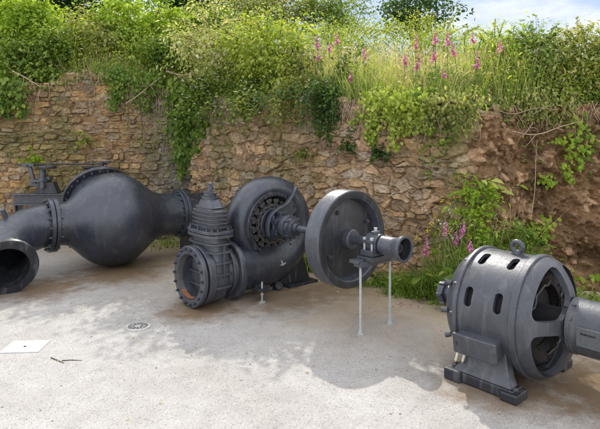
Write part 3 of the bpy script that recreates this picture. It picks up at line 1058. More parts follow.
# ---- flywheel, shaft, bearing and its two thin posts
def flywheel():
    k = 1.20
    t = thing('flywheel', 'large iron flywheel on a shaft, its outer bearing held up by two thin posts', 'flywheel', (HX + k * SX, HY + k * SY, 0), ANG)
    o = (0, 0, ZS)
    R = .432
    # grey rim, near-black web and front rim face
    mb = MB().lathe([(-.085, .345), (-.085, R - .008), (-.077, R), (.077, R), (.085, R - .008), (.085, .372), (.078, .362), (.02, .345), (-.03, .340), (-.075, .345)], o, (1, 0, 0), 128, closed=True)
    mb.build('rim', M['iron_grey'], t)
    mb = MB().lathe([(-.085, .0), (-.085, .15), (-.04, .17), (-.04, .348), (.012, .348), (.012, .30), (.018, .28), (.018, .18), (.026, .13), (.034, .0)], o, (1, 0, 0), 96)
    web = mb.build('web', M['iron_black'], t)
    bolts(web, (.017, 0, ZS), (1, 0, 0), .275, 4, .02, .022, M['iron_grey'], .5)
    mb = MB()
    mb.lathe([(.0855, .372), (.0885, .374), (.0895, .378), (.0895, .422), (.0855, .427)], o, (1, 0, 0), 128)
    mb.build('rim_face', M['iron_black'], t)
    mb = MB().lathe([(.015, 0), (.015, .090), (.03, .094), (.085, .088), (.092, .078), (.092, 0)], o, (1, 0, 0), 56)
    mb.build('hub', M['iron_grey'], t)
    mb = MB().lathe([(-.62, 0), (-.62, .034), (.60, .034), (.60, 0)], o, (1, 0, 0), 40).lathe([(.09, .03), (.09, .042), (.27, .042), (.27, .03)], o, (1, 0, 0), 40)
    mb.build('shaft', M['steel'] if False else M['iron_grey'], t)
    mb = MB()
    ring_flange(mb, (-.36, 0, ZS), (1, 0, 0), .03, .088, .04)
    ring_flange(mb, (-.315, 0, ZS), (1, 0, 0), .03, .088, .04)
    mb.lathe([(-.42, .03), (-.42, .06), (-.38, .06), (-.38, .03)], o, (1, 0, 0), 40).lathe([(-.295, .03), (-.295, .065), (-.20, .058), (-.20, .03)], o, (1, 0, 0), 40)
    f = mb.build('coupling', M['iron_grey'], t)
    bolts(f, (-.38, 0, ZS), (-1, 0, 0), .070, 6, .011, .012, M['steel'])
    # plummer block
    x = .34
    mb = MB().box((x, 0, ZS - .065), (.13, .24, .05)).box((x, 0, ZS - .11), (.16, .30, .035))
    mb.lathe([(x - .065, .045), (x - .065, .088), (x + .065, .088), (x + .065, .045)], o, (1, 0, 0), 40)
    mb.box((x, 0, ZS + .03), (.12, .22, .03)).box((x, 0, ZS + .09), (.05, .07, .035))
    b = mb.build('bearing_block', M['iron_grey'], t, .006)
    for sy in (-1, 1):
        for sx in (-.04, .04):
            MB().cyl((x + sx, sy * .095, ZS - .07), (x + sx, sy * .095, ZS + .065), .011, 10).cyl((x + sx, sy * .095, ZS + .045), (x + sx, sy * .095, ZS + .06), .018, 6).build('bolt', M['steel'], b)
    MB().cyl((x, 0, ZS + .10), (x, 0, ZS + .135), .016, 14).build('oil_cup', M['steel'], b)
    # cross bar carried by two posts
    mb = MB().box((x, 0, ZS - .145), (.085, .46, .04)).box((x - .02, -.215, ZS - .12), (.10, .075, .03))
    mb.build('cross_bar', M['iron_grey'], t, .005)
    for sy in (-1, 1):
        p = MB().cyl((x, sy * .19, 0), (x, sy * .19, ZS - .165), .0105, 14).build('post', M['galv'], t)
        MB().cyl((x, sy * .19, 0), (x, sy * .19, .008), .032, 18).cyl((x, sy * .19, .008), (x, sy * .19, .03), .019, 8).build('base_nut', M['galv'], p)
    # flared coupling sleeve, open to the right
    mb = MB().lathe([(.415, .04), (.415, .072), (.425, .080), (.53, .080), (.57, .085), (.61, .104), (.645, .109), (.65, .104), (.65, .088), (.642, .085), (.55, .080), (.55, .0)], o, (1, 0, 0), 64)
    mb.build('sleeve', M['iron_grey'], t)
    mb = MB().lathe([(.640, .0835), (.556, .079), (.556, 0)], o, (1, 0, 0), 48).lathe([(.556, .03), (.60, .03), (.60, 0)], o, (1, 0, 0), 24)
    mb.build('sleeve_bore', M['iron_black'], t)


flywheel()


# ---- electric motor on the right
def boolean_cut(o, cutter_mb):
    c = link_mesh('cut', cutter_mb.mesh('cut'), None, o.parent, None)
    m = o.modifiers.new('b', 'BOOLEAN')
    m.operation, m.solver, m.object = 'DIFFERENCE', 'EXACT', c
    bpy.context.view_layer.update()
    dg = bpy.context.evaluated_depsgraph_get()
    me = bpy.data.meshes.new_from_object(o.evaluated_get(dg))
    o.modifiers.clear()
    o.data = me
    bpy.data.objects.remove(c)
    me.shade_smooth()
    me.set_sharp_from_angle(angle=math.radians(30))


def motor():
    t = thing('electric_motor', 'grey iron electric motor with slotted drum and lifting ring, on cast feet at the right', 'motor', (1.468, 3.56, 0), ANG)
    z, R = .44, .385
    o = (0, 0, z)
    mb = MB().lathe([(-.225, R - .02), (-.225, R - .004), (-.221, R), (.165, R), (.165, R - .03), (-.215, R - .03)], o, (1, 0, 0), 144, closed=True)
    drum = mb.build('drum', M['motor'], t)
    cut = MB()
    slots = [(x, math.radians(a)) for x in (-.135, .07) for a in (20, 66, 114, 160)]
    for x, a in slots:
        # stadium slot: long side round the drum
        er, et = Vector((0, -math.cos(a), math.sin(a))), Vector((0, math.sin(a), math.cos(a)))
        c = Vector(o) + Vector((x, 0, 0)) + er * R
        poly = []
        for q in range(20):
            an = 2 * PI * q / 20
            s = .038 if math.cos(an) > 0 else -.038
            poly.append((s + .027 * math.cos(an), .027 * math.sin(an)))
        cut.prism(poly, c, et, Vector((1, 0, 0)), .16)
    boolean_cut(drum, cut)
    MB().lathe([(-.2, .0), (-.2, R - .05), (.15, R - .05), (.15, 0)], o, (1, 0, 0), 64).build('core', M['void'], t)  # filler behind the slots, their shade put into its colour
    mb = MB()
    ring_flange(mb, (-.222, 0, z), (1, 0, 0), .34, R + .016, .03)
    ring_flange(mb, (.172, 0, z), (1, 0, 0), .34, R + .018, .045)
    f = mb.build('joint_ring', M['motor'], t)
    bolts(f, (-.238, 0, z), (-1, 0, 0), R - .008, 12, .013, .014, M['motor'])
    # left end bell
    mb = MB().lathe(smooth_prof([(-.235, R - .006), (-.27, R - .02), (-.325, R - .065), (-.375, .24), (-.40, .17), (-.41, .13)], 5) + [(-.44, 0)], o, (1, 0, 0), 96)
    mb.build('end_bell', M['motor'], t)
    mb = MB().lathe([(-.40, 0), (-.40, .115), (-.46, .105), (-.47, .09), (-.47, .062), (-.52, .06), (-.52, .080), (-.57, .080), (-.575, .07), (-.575, 0)], o, (1, 0, 0), 40)
    for k in range(6):
        a = k * PI / 3
        mb.box((-.545, .082 * math.cos(a), z + .082 * math.sin(a)), (.045, .022, .022), Matrix.Rotation(a, 3, 'X'))
    mb.build('shaft_coupling', M['iron'], t, .003)
    for k in range(7):
        a = math.radians(150 + 30 * k)
        MB().cyl((-.30, (R - .035) * math.cos(a), z + (R - .035) * math.sin(a)), (-.335, (R - .01) * math.cos(a), z + (R - .01) * math.sin(a)), .018, 10).build('lug', M['motor'], t, .003)
    # open right end: domed spider with four rounded openings
    outer = smooth_prof([(.165, R + .002), (.21, R + .001), (.265, R - .022), (.315, R - .075), (.352, R - .14), (.372, .19), (.38, .14)], 5)
    inner = smooth_prof([(.348, .14), (.338, .19), (.318, R - .155), (.285, R - .10), (.24, R - .058), (.20, R - .045), (.165, R - .045)], 5)
    sp = MB().lathe(outer + inner, o, (1, 0, 0), 128, closed=True).build('spider_cover', M['motor'], t)
    cut = MB()
    for k in range(4):
        a = k * PI / 2 + PI / 4 + math.radians(-4)
        er, et = Vector((0, math.cos(a), math.sin(a))), Vector((0, -math.sin(a), math.cos(a)))
        # in (er, et): corner near the hub, two corners at the rim
        w_ = .040
        raw = [(.165, .0), (.165 + .01, -.055)]
        pts = []
        for sg in (-1, 1):
            # edge parallel to the arm on that side: line at 45 degrees, offset by the arm's half width
            for r in np.linspace(.150, .342, 10)[::sg]:
                th = sg * (PI / 4 - math.asin(min(.95, w_ * (1 + 1.2 * abs((r - .25) / .1) ** 4 * .25) / r)))
                pts.append((r * math.cos(th), r * math.sin(th)))
            if sg == -1:
                pass
        # pts: lower edge outwards-to-inwards reversed, then upper edge inwards-to-outwards; close along the rim arc
        th0 = math.atan2(pts[-1][1], pts[-1][0])
        pts += [(.357 * math.cos(q), .357 * math.sin(q)) for q in np.linspace(th0 * .86, -th0 * .86, 9)]
        for _ in range(2):
            pts = [((1 - f) * pts[i][0] + f * pts[(i + 1) % len(pts)][0], (1 - f) * pts[i][1] + f * pts[(i + 1) % len(pts)][1]) for i in range(len(pts)) for f in (.25, .75)]
        cut.prism(pts, Vector((.33, 0, z)), er, et, .30)
    boolean_cut(sp, cut)
    b = sp.modifiers.new('edge', 'BEVEL')
    b.width, b.segments, b.limit_method, b.angle_limit = .012, 3, 'ANGLE', math.radians(50)
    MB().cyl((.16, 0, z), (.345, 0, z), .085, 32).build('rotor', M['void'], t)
    mb = MB().lathe([(.345, 0), (.345, .128), (.375, .138), (.385, .132), (.385, 0)], o, (1, 0, 0), 56)
    mb.build('spider_hub', M['motor'], t)
    # windings seen through the spider
    mb = MB()
    for k in range(80):
        a = 2 * PI * k / 80
        er = Vector((0, math.cos(a), math.sin(a)))
        et = Vector((0, -math.sin(a), math.cos(a)))
        c = Vector((.165, 0, z))
        mb.tube([c + er * .20, c + er * .22 + Vector((.045, 0, 0)) + et * .008, c + er * .275 + Vector((.055, 0, 0)) + et * .02, c + er * .315 + Vector((.01, 0, 0)) + et * .03], .0078, 6)
    mb.build('winding', M['coil'], t)
    mb = MB()
    rr = random.Random(3)
    for k in range(5):
        a0 = rr.uniform(0, 6.28)
        mb.tube([(.225 + rr.uniform(-.01, .02), (.24 + rr.uniform(-.05, .06)) * math.cos(a0 + q * .16), z + (.24 + rr.uniform(-.02, .02)) * math.sin(a0 + q * .16)) for q in range(10)], .007, 7)
    mb.build('wire_loom', M['cable'] if False else M['link'], t)
    MB().lathe([(.16, 0), (.16, .335)], o, (1, 0, 0), 48).build('inner_plate', M['void'], t)  # added flat disc, coloured near black for the shade inside the drum
    # slip-ring housing with its plate
    mb = MB().lathe([(.386, 0), (.386, .160), (.395, .174), (.42, .174), (.425, .168), (.74, .168), (.75, .176), (.78, .176), (.79, .165), (.79, 0)], o, (1, 0, 0), 72)
    h = mb.build('slip_ring_housing', M['motor'], t)
    for x, a in ((.42, 60), (.42, 28), (.60, 60), (.60, 28)):
        q = math.radians(a)
        er = Vector((0, -math.cos(q), math.sin(q)))
        c = Vector((x, 0, z)) + er * .172
        MB().cyl(c - er * .004, c + er * .009, .012, 12).build('screw', M['motor'], h)
    q = math.radians(-2)
    er, et = Vector((0, -math.cos(q), math.sin(q))), Vector((0, math.sin(q), math.cos(q)))
    rot = Matrix((Vector((1, 0, 0)), et, er)).transposed()
    c = Vector((.54, 0, z)) + er * .176
    pl = MB().box(c, (.15, .115, .012), rot).build('name_plate', M['name'], h, .004)
    mb = MB()
    rr = random.Random(8)
    x = -.045
    while x < .04:
        wv = rr.uniform(.008, .016)
        mb.box(c + et * .022 + Vector((x, 0, 0)) + er * .0068, (wv * .7, .014 * rr.uniform(.7, 1), .0012), rot)
        x += wv
        mb.build('plate_lettering', M['letters'], pl)
    # lifting ring
    mb = MB().lathe([(0, 0), (0, .042), (.014, .042), (.020, .022), (.020, 0)], (.02, 0, z + R - .004), (0, 0, 1), 28)
    ring = [(.02 + .036 * math.cos(2 * PI * k / 36), 0, z + R + .046 + .036 * math.sin(2 * PI * k / 36)) for k in range(37)]
    mb.tube(ring, .0165, 14, cap=False)
    mb.build('lifting_ring', M['motor'], t)
    # feet: long cast bars joined to the drum by flared webs
    for s in (-1, 1):
        mb = MB()
        mb.box((-.035, s * .335, .036), (.44, .12, .066))
        mb.box((.165, s * .345, .030), (.11, .15, .058)).box((-.225, s * .345, .038), (.12, .15, .076))
        mb.cyl((.175, s * .35, .05), (.175, s * .35, .075), .02, 6).cyl((-.245, s * .35, .07), (-.245, s * .35, .090), .02, 6)
        mb.build('foot', M['iron_dark'], t, .014, seg=3)
        mb = MB()
        vs, fs = [], []
        secs = [(-.235, .175, .30, .40, .07), (-.20, .145, .285, .37, .12), (-.165, .12, .26, .345, .20), (-.15, .11, .22, .34, .29)]
        for (xa, xb, ya, yb, zz) in secs:
            for (xx, yy) in ((xa, ya), (xb, ya), (xb, yb), (xa, yb)):
                vs.append((xx, s * yy, zz))
        for i in range(3):
            for k in range(4):
                q = (k + 1) % 4
                fs.append((i * 4 + k, i * 4 + q, i * 4 + 4 + q, i * 4 + 4 + k))
        fs += [(3, 2, 1, 0), (12, 13, 14, 15)]
        mb.add(vs, fs)
        mb.build('foot_web', M['motor'], t, .012, seg=3)
    # terminal box on the yard side
    q = math.radians(-22)
    er, et = Vector((0, -math.cos(q), math.sin(q))), Vector((0, math.sin(q), math.cos(q)))
    rot = Matrix((Vector((1, 0, 0)), et, er)).transposed()
    c = Vector((-.045, 0, z)) + er * (R + .028)
    er, et = Vector((0, -.985, -.17)).normalized(), Vector((0, -.17, .985)).normalized()
    rot = Matrix((Vector((1, 0, 0)), et, er)).transposed()
    tb = MB().box(c, (.29, .120, .10), rot).build('terminal_box', M['motor'], t, .018, seg=4)
    lid = MB().box(c + er * .055, (.305, .134, .022), rot).build('lid', M['motor'], tb, .008, seg=3)
    for sx in (-.128, .128):
        cc = c + Vector((sx, 0, 0)) + er * .065
        MB().cyl(cc, cc + er * .012, .010, 6).build('screw', M['motor'], lid)
    for x, dz in ((-.19, .085), (-.14, .075)):
        b = c + Vector((x + .03, 0, 0)) - et * .07
        p = MB().tube([b, b + Vector((.004, -.01, -.03)), b + Vector((-.01, -.012, -dz))], .0085, 10).build('cable_end', M['cable'], tb)
        MB().cyl(b + Vector((-.01, -.012, -dz)), b + Vector((-.012, -.012, -dz - .012)), .007, 8).build('cable_core', M['brass'], p)


motor()


# ---- small things on the yard
def yard_bits():
    x, y, _ = G(25.5, 347)
    t = thing('access_plate', 'white rectangular access plate lying flush in the concrete at lower left', 'access plate', (x, y, 0), math.radians(4))
    MB().box((0, 0, .004), (.285, .225, .008)).build('plate', M['white_paint'], t, .002)
    MB().box((0, -.01, .0095), (.016, .022, .003)).build('finger_slot', M['void'], t)  # solid block, the slot's shade is in its colour
    x, y, _ = G(138, 327)
    t = thing('drain_cover', 'small round drain cover with a raised rim, set in the open concrete', 'drain cover', (x, y, 0))
    MB().lathe([(0, .082), (.012, .084), (.014, .098), (.010, .108), (0, .112)], (0, 0, 0), (0, 0, 1), 48).build('rim', M['drain'], t)
    MB().lathe([(.005, 0), (.005, .083)], (0, 0, 0), (0, 0, 1), 40).build('pit', M['drain_pit'], t)  # flat disc, shade under the bars painted as a darker grey
    mb = MB().lathe([(.006, .028), (.011, .03), (.011, .0)], (0, 0, 0), (0, 0, 1), 40)
    for k in range(12):
        a = k * PI / 6
        mb.box((.055 * math.cos(a), .055 * math.sin(a), .008), (.028, .008, .006), Matrix.Rotation(a, 3, 'Z'))
    mb.build('grate', M['drain'], t)
    for i, (pts, r, lab) in enumerate((([(51, 358), (57, 360.5), (64, 363.5)], .004, 'short bent brown twig lying on the concrete by the white plate'),
                                   ([(62, 361), (71, 360.4), (82, 360.8)], .0035, 'straight thin twig lying on the concrete, right of the bent twig'))):
        P = [Vector(G(*p)) + Vector((0, 0, r)) for p in pts]
        o = MB().tube(P, [r, r * .9, r * .5], 7).build('twig', M['bark'], None)
        tag(o, lab, 'twig')
    # stones and crumbs of the wall: loose gravel
    rng = np.random.default_rng(21)
    mb = MB()
    for k in range(500):
        if k < 430:
            u = rng.uniform(0, 1) ** .8
            x = CX - 1.2 + u * 6.6
            yb = float(lip(x)) - (.22 if x > 1.6 else .12)
            y = yb - abs(rng.normal(0, .32))
        else:
            y = rng.uniform(3.6, 6.5)
            x = rng.uniform(-.62, .62) * y
        r = float(np.clip(rng.lognormal(-4.9, .5), .003, .028))
        if k >= 430:
            r = min(r, .008)
        n1 = rng.normal(0, .22, (6, 3)) + np.array([(1, 0, 0), (-1, 0, 0), (0, 1, 0), (0, -1, 0), (0, 0, .7), (0, 0, -.5)])
        n1 = n1 * r + np.array([x, y, r * .35])
        mb.add(n1, [(0, 2, 4), (2, 1, 4), (1, 3, 4), (3, 0, 4), (2, 0, 5), (1, 2, 5), (3, 1, 5), (0, 3, 5)])
    o = mb.build('gravel', plain('gravel_stones', (.26, .19, .125), .9, .5, 12), None, smooth=None)
    tag(o, None, None, kind='stuff')


yard_bits()

# ================================================================== PLANTS
def unit(v):
    return v / np.maximum(np.linalg.norm(v, axis=-1, keepdims=True), 1e-9)


def leaf_geo(P, nrm, size, asp, rng, tdir=None, fold=.14):
    """six-vertex folded leaves: positions, normals, lengths, width/length"""
    n = len(P)
    nrm = unit(nrm)
    t = rng.normal(0, 1, (n, 3)) if tdir is None else tdir + rng.normal(0, .35, (n, 3))
    t = unit(t - nrm * (t * nrm).sum(1, keepdims=True))
    s = np.cross(nrm, t)
    size = np.asarray(size, float).reshape(-1, 1) * np.ones((n, 1))
    L = np.minimum(size, np.median(size) * 1.9)
    w = L * asp / 2
    up = nrm * L * fold
    V = np.stack([P - t * L * .5, P - t * L * .18 + s * w * .92 + up, P + t * L * .2 + s * w * .72 + up * .7,
                  P + t * L * .5 - up * .5, P + t * L * .2 - s * w * .72 + up * .7, P - t * L * .18 - s * w * .92 + up], 1)
    b = (np.arange(n) * 6)[:, None]
    Fq = np.concatenate([b + np.array([0, 1, 2, 3]), b + np.array([0, 3, 4, 5])], 0)
    return V.reshape(-1, 3), Fq


def leaf_obj(name, chunks, mat, parent=None):
    Vs, Fs, b = [], [], 0
    for V, Fq in chunks:
        Vs.append(V)
        Fs.append(Fq + b)
        b += len(V)
    me = np_mesh(name, np.concatenate(Vs), np.concatenate(Fs))
    return link_mesh(name, me, mat, parent, None)


def blades(P, H, W, lean, rng, segs=3, az=None):
    """tapered curved strips"""
    n = len(P)
    a = rng.uniform(0, 2 * PI, n) if az is None else az
    d = np.stack([np.cos(a), np.sin(a), np.zeros(n)], 1)
    fa = a + rng.uniform(-1.2, 1.2, n) + PI / 2
    sdir = np.stack([np.cos(fa), np.sin(fa), np.zeros(n)], 1)
    H, W, lean = (np.asarray(v).reshape(-1, 1) * np.ones((n, 1)) for v in (H, W, lean))
    rows = []
    for k in range(segs + 1):
        q = k / segs
        c = P + np.array([0, 0, 1]) * H * (q - .35 * lean * q * q) + d * H * lean * q ** 2.0
        ww = W * (1 - q ** 1.6) * .5 + .0006
        rows += [c - sdir * ww, c + sdir * ww]
    V = np.stack(rows, 1)
    m = 2 * (segs + 1)
    b = (np.arange(n) * m)[:, None]
    Fq = np.concatenate([b + np.array([2 * k, 2 * k + 1, 2 * k + 3, 2 * k + 2]) for k in range(segs)], 0)
    return V.reshape(-1, 3), Fq


def shrub(name, label, cat, c, rad, n, size, mat, seed, group=None, clumps=46, asp=.55, base=None, stem_mat='bark', shell=.35, spread=.20, sprigs=0):
    """crown of leaf clumps with gaps on a few stems; the Empty stands at the foot"""
    rng = np.random.default_rng(seed)
    clumps, n, spread, shell = int(clumps * 1.8), int(n * .72), spread * .82, .2
    c, rad = np.array(c, float), np.array(rad, float)
    base = np.array([c[0], c[1], float(hill(c[0], c[1])) if base is None else base])
    t = thing(name, label, cat, tuple(base), 0, group)
    dirs = unit(rng.normal(0, 1, (clumps, 3)) + np.array([0, -.15, .18]))
    lump = .62 + .8 * rng.random((clumps, 1)) ** 1.3
    rr = rng.uniform(shell, 1, (clumps, 1)) ** .6
    cc = dirs * rr * lump * rad
    crad = spread * rad.mean() * rng.uniform(.6, 1.5, clumps)
    per = rng.multinomial(n, (crad ** 2) / (crad ** 2).sum())
    P, Nn, T = [], [], []
    for k in range(clumps):
        q = rng.normal(0, 1, (per[k], 3)) * crad[k] * np.array([1.05, 1.05, .72])
        P.append(cc[k] + q)
        Nn.append(unit(q + 1e-6) * .5 + dirs[k] * .35 + np.array([0, -.15, .75]) + rng.normal(0, .45, (per[k], 3)))
        T.append(unit(q + 1e-6) + np.array([0, 0, -.35]))
    P, Nn, T = map(np.concatenate, (P, Nn, T))
    off = c - base
    ch = [leaf_geo(P + off, Nn, size * rng.lognormal(-.12, .34, len(P)), asp, rng, T)]
    mb = MB()
    for k in range(sprigs):                          # shoots that break the outline
        u = unit(rng.normal(0, 1, 3) * np.array([1, .7, .3]) + np.array([0, 0, .9]))
        p0 = off + u * rad * .7
        Ls = rad.mean() * rng.uniform(.35, .8)
        bend = np.array([rng.normal(0, .25), rng.normal(0, .25), -.25])
        q = np.linspace(0, 1, 14)[:, None]
        path = p0 + u * Ls * q + bend * Ls * q * q
        mb.tube(path, list(np.linspace(.006, .0025, 14)), 4)
        qq = rng.uniform(.1, 1, (34, 1))
        pp = p0 + u * Ls * qq + bend * Ls * qq * qq + rng.normal(0, .5, (34, 3)) * size * .7
        ch.append(leaf_geo(pp, rng.normal(0, .5, (34, 3)) + np.array([0, 0, 1]), size * rng.uniform(.5, 1.0, 34), asp, rng, np.tile(u, (34, 1))))
    leaf_obj('foliage', ch, M[mat], t)
    for k in rng.choice(clumps, min(clumps, 11), replace=False):
        e = cc[k] + off
        m_ = e * .5 + rng.normal(0, .06, 3) * rad.mean()
        r0 = .012 + .012 * rad.mean()
        mb.tube([(rng.normal(0, .05), rng.normal(0, .05), -.05), tuple(m_ * np.array([.75, .75, 1])), tuple(e)], [r0, r0 * .6, r0 * .25], 6)
    mb.build('stems', M[stem_mat], t, smooth=60)
    return t


def tree(label, c, rad, n, size, mat, seed, group, foot, clumps=60):
    rng = np.random.default_rng(seed)
    c, rad = np.array(c, float), np.array(rad, float)
    base = np.array([foot[0], foot[1], float(hill(foot[0], foot[1])) - .1])
    t = thing('broadleaf_tree', label, 'tree', tuple(base), 0, group)
    off = c - base
    dirs = unit(rng.normal(0, 1, (clumps, 3)))
    cc = dirs * rng.uniform(.3, 1, (clumps, 1)) ** .6 * (.7 + .5 * rng.random((clumps, 1))) * rad
    crad = .17 * rad.mean() * rng.uniform(.6, 1.5, clumps)
    per = rng.multinomial(n, crad ** 2 / (crad ** 2).sum())
    P, Nn = [], []
    for k in range(clumps):
        q = rng.normal(0, 1, (per[k], 3)) * crad[k] * np.array([1.1, 1.1, .6])
        P.append(cc[k] + q + off)
        Nn.append(unit(q + 1e-6) * .6 + np.array([0, 0, .7]) + rng.normal(0, .5, (per[k], 3)))
    P, Nn = np.concatenate(P), np.concatenate(Nn)
    leaf_obj('crown', [leaf_geo(P, Nn, size * rng.uniform(.6, 1.3, len(P)), .6, rng)], M[mat], t)
    top = off * np.array([1, 1, .95])
    mb = MB().tube([(0, 0, 0), tuple(top * .35 + np.array([.05, 0, 0])), tuple(top * .7), tuple(top)], [.14, .11, .07, .03], 10)
    for k in range(12):
        s = top * rng.uniform(.45, .9)
        e = cc[rng.integers(clumps)] + off
        mb.tube([tuple(s), tuple((s + e) / 2 + rng.normal(0, .08, 3)), tuple(e)], [.045, .028, .010], 6)
    mb.build('trunk', M['bark'], t, smooth=60)


def face_y(x, z):
    """approximate face of wall or bank"""
    x = np.asarray(x, float)
    b = BY0 + (BY1 - BY0) * (x - BX0) / 6.0 + np.asarray(z) * .13 - .06
    return np.where(x > EX - .02, b, lip(np.minimum(x, 1.39)) if False else np.where(x < CX, CY, CY + (x - CX) / (EX - CX) * (EY - CY))) - .05


def climber(name, label, cat, strands, mat, size, seed, per_m=150, asp=.8, out=.09, wid=.09, group=None, stem_mat='bark', dangle=.0):
    """strands: lists of (x, z) running over the wall face; leaves hang off them"""
    rng = np.random.default_rng(seed)
    x0, z0 = strands[0][0]
    t = thing(name, label, cat, (x0, float(face_y(x0, z0)), z0), 0, group)
    org = np.array([x0, float(face_y(x0, z0)), z0])
    mb, ch = MB(), []
    for st in strands:
        st = np.array(st, float)
        seg = np.linalg.norm(np.diff(st, axis=0), axis=1)
        Ls = seg.sum()
        k = max(6, int(Ls * 14))
        u = np.concatenate([[0], np.cumsum(seg)]) / Ls
        q = np.linspace(0, 1, k)
        x = np.interp(q, u, st[:, 0]) + (fbm(q * 5, q * 0 + x0, seed, 3) - .5) * .14
        z = np.interp(q, u, st[:, 1])
        y = face_y(x, z) - .02 - dangle * q * (1 - .4 * q) + (vnoise(q * 9, q * 0, seed + 2) - .5) * .04
        path = np.stack([x, y, z], 1) - org
        mb.tube(path, list(np.linspace(.007, .0025, k)), 5)
        n = int(Ls * per_m)
        qq = rng.uniform(0, 1, n)
        taper = (1.15 - .75 * qq)[:, None]
        base = np.stack([np.interp(qq, q, path[:, i]) for i in range(3)], 1)
        o = rng.normal(0, 1, (n, 3)) * np.array([wid, 0, wid * .7]) * taper
        o[:, 1] = -np.abs(rng.normal(0, out, n)) * taper[:, 0]
        nn = np.array([0.05, -1.0, .55]) + rng.normal(0, .42, (n, 3))
        ch.append(leaf_geo(base + o, nn, size * rng.uniform(.55, 1.3, n), asp, rng, np.tile([0, -.2, -1.0], (n, 1))))
    if len(strands) > 1:                             # runner that joins the hanging shoots
        tops = sorted((float(s_[0][0]), float(s_[0][1])) for s_ in strands)
        mb.tube([np.array([a, float(face_y(a, b_)) + .10, b_ - .14]) - org for a, b_ in tops], .007, 5)
    leaf_obj('leaves', ch, M[mat], t)
    mb.build('vine_stem', M[stem_mat], t, smooth=60)
    return t


def cane_plant(name, label, cat, base, canes, mat, size, seed, per_m=110, asp=.5, group=None, r=.006, wid=.05, stem_mat='stem', flowers=None):
    """canes: (dx, dy, dz, sag) arching shoots from the foot"""
    rng = np.random.default_rng(seed)
    t = thing(name, label, cat, tuple(base), 0, group)
    mb, ch, fl = MB(), [], []
    for (dx, dy, dz, sag) in canes:
        q = np.linspace(0, 1, 16)[:, None]
        e = np.array([dx, dy, dz])
        pt = e * q + np.array([0, 0, 1]) * (q * (1 - q) * abs(sag) * 2.2 - sag * q ** 3 * .0) + np.array([dx, dy, 0]) * .0
        mb.tube(pt, list(np.linspace(r, r * .35, 16)), 5)
        Ls = np.linalg.norm(np.diff(pt, axis=0), axis=1).sum()
        n = int(Ls * per_m)
        u = rng.uniform(.06, 1, n)
        b = np.stack([np.interp(u, q[:, 0], pt[:, i]) for i in range(3)], 1)
        o = rng.normal(0, wid, (n, 3))
        ch.append(leaf_geo(b + o, np.array([0, -.25, 1.0]) + rng.normal(0, .45, (n, 3)), size * rng.uniform(.55, 1.3, n), asp, rng,
                           np.tile(np.array([dx * .5, dy * .5 - .1, -.35]), (n, 1)) + o * 8))
        if flowers:
            k = rng.integers(3, 8)
            u = rng.uniform(.3, 1, k)
            b = np.stack([np.interp(u, q[:, 0], pt[:, i]) for i in range(3)], 1) + np.array([0, -.02, .05]) + rng.normal(0, .03, (k, 3))
            for a in range(5):
                fl.append(leaf_geo(b + np.array([math.cos(a * 1.257), math.sin(a * 1.257), 0]) * .011, np.tile([0, -.4, 1.], (k, 1)) + rng.normal(0, .2, (k, 3)),
                                   np.full(k, .022), .8, rng, np.tile([math.cos(a * 1.257), math.sin(a * 1.257), 0], (k, 1))))
    leaf_obj('foliage', ch, M[mat], t)
    mb.build('stems', M[stem_mat], t, smooth=60)
    if fl:
        leaf_obj('blossom', fl, M[flowers], t)
    return t


# ---- grasses and ground cover on the hill: nobody could count them
def on_hill(n, x0, x1, s0, s1, seed, pw=1.4):
    rng = np.random.default_rng(seed)
    x = rng.uniform(x0, x1, n)
    s = s0 + (s1 - s0) * rng.random(n) ** pw
    y = lip(x) + s
    return np.stack([x, y, hill(x, y) - .03], 1), s, rng


P, s, rng = on_hill(26000, -9, 8, .0, 5.0, 101)
k = fbm(P[:, 0] * 1.1, P[:, 1] * 1.1, 9, 3)
H = (.16 + .34 * k) * rng.uniform(.5, 1.35, len(P)) * (1 + .12 * s)
tag(leaf_obj('hill_grass', [blades(P, H, rng.uniform(.006, .014, len(P)), rng.uniform(.1, .7, len(P)), rng)], M['grass_green']), None, None, kind='stuff')

P, s, rng = on_hill(27000, -3.4, 2.8, .02, 2.4, 102, 1.2)
k = np.clip(.5 + P[:, 0] * .45, .25, 1) * sstep(.25, .6, fbm(P[:, 0] * 1.6, P[:, 1] * 1.6, 12, 3))
H = (.30 + .42 * k) * rng.uniform(.45, 1.25, len(P))
tag(leaf_obj('tall_grass', [blades(P, H, rng.uniform(.004, .010, len(P)), rng.uniform(.05, .55, len(P)), rng, 4)], M['grass']), None, None, kind='stuff')

P, s, rng = on_hill(13000, -4, 6, .05, 3.2, 103, 1.2)
H = rng.uniform(.30, .85, len(P)) * np.where((P[:, 0] > -.6) & (P[:, 0] < 3.2), 1.05, .6)
st = blades(P, H, np.full(len(P), .0032), rng.uniform(.05, .5, len(P)), rng, 4)
V = st[0].reshape(len(P), -1, 3)
tip, pre = V[:, -1], V[:, -3]
hd = leaf_geo(tip - (tip - pre) * .1, rng.normal(0, 1, (len(P), 3)), rng.uniform(.035, .085, len(P)), .11, rng, (tip - pre) * 12)
tag(leaf_obj('dry_grass', [st, hd], M['grass_dry']), None, None, kind='stuff')

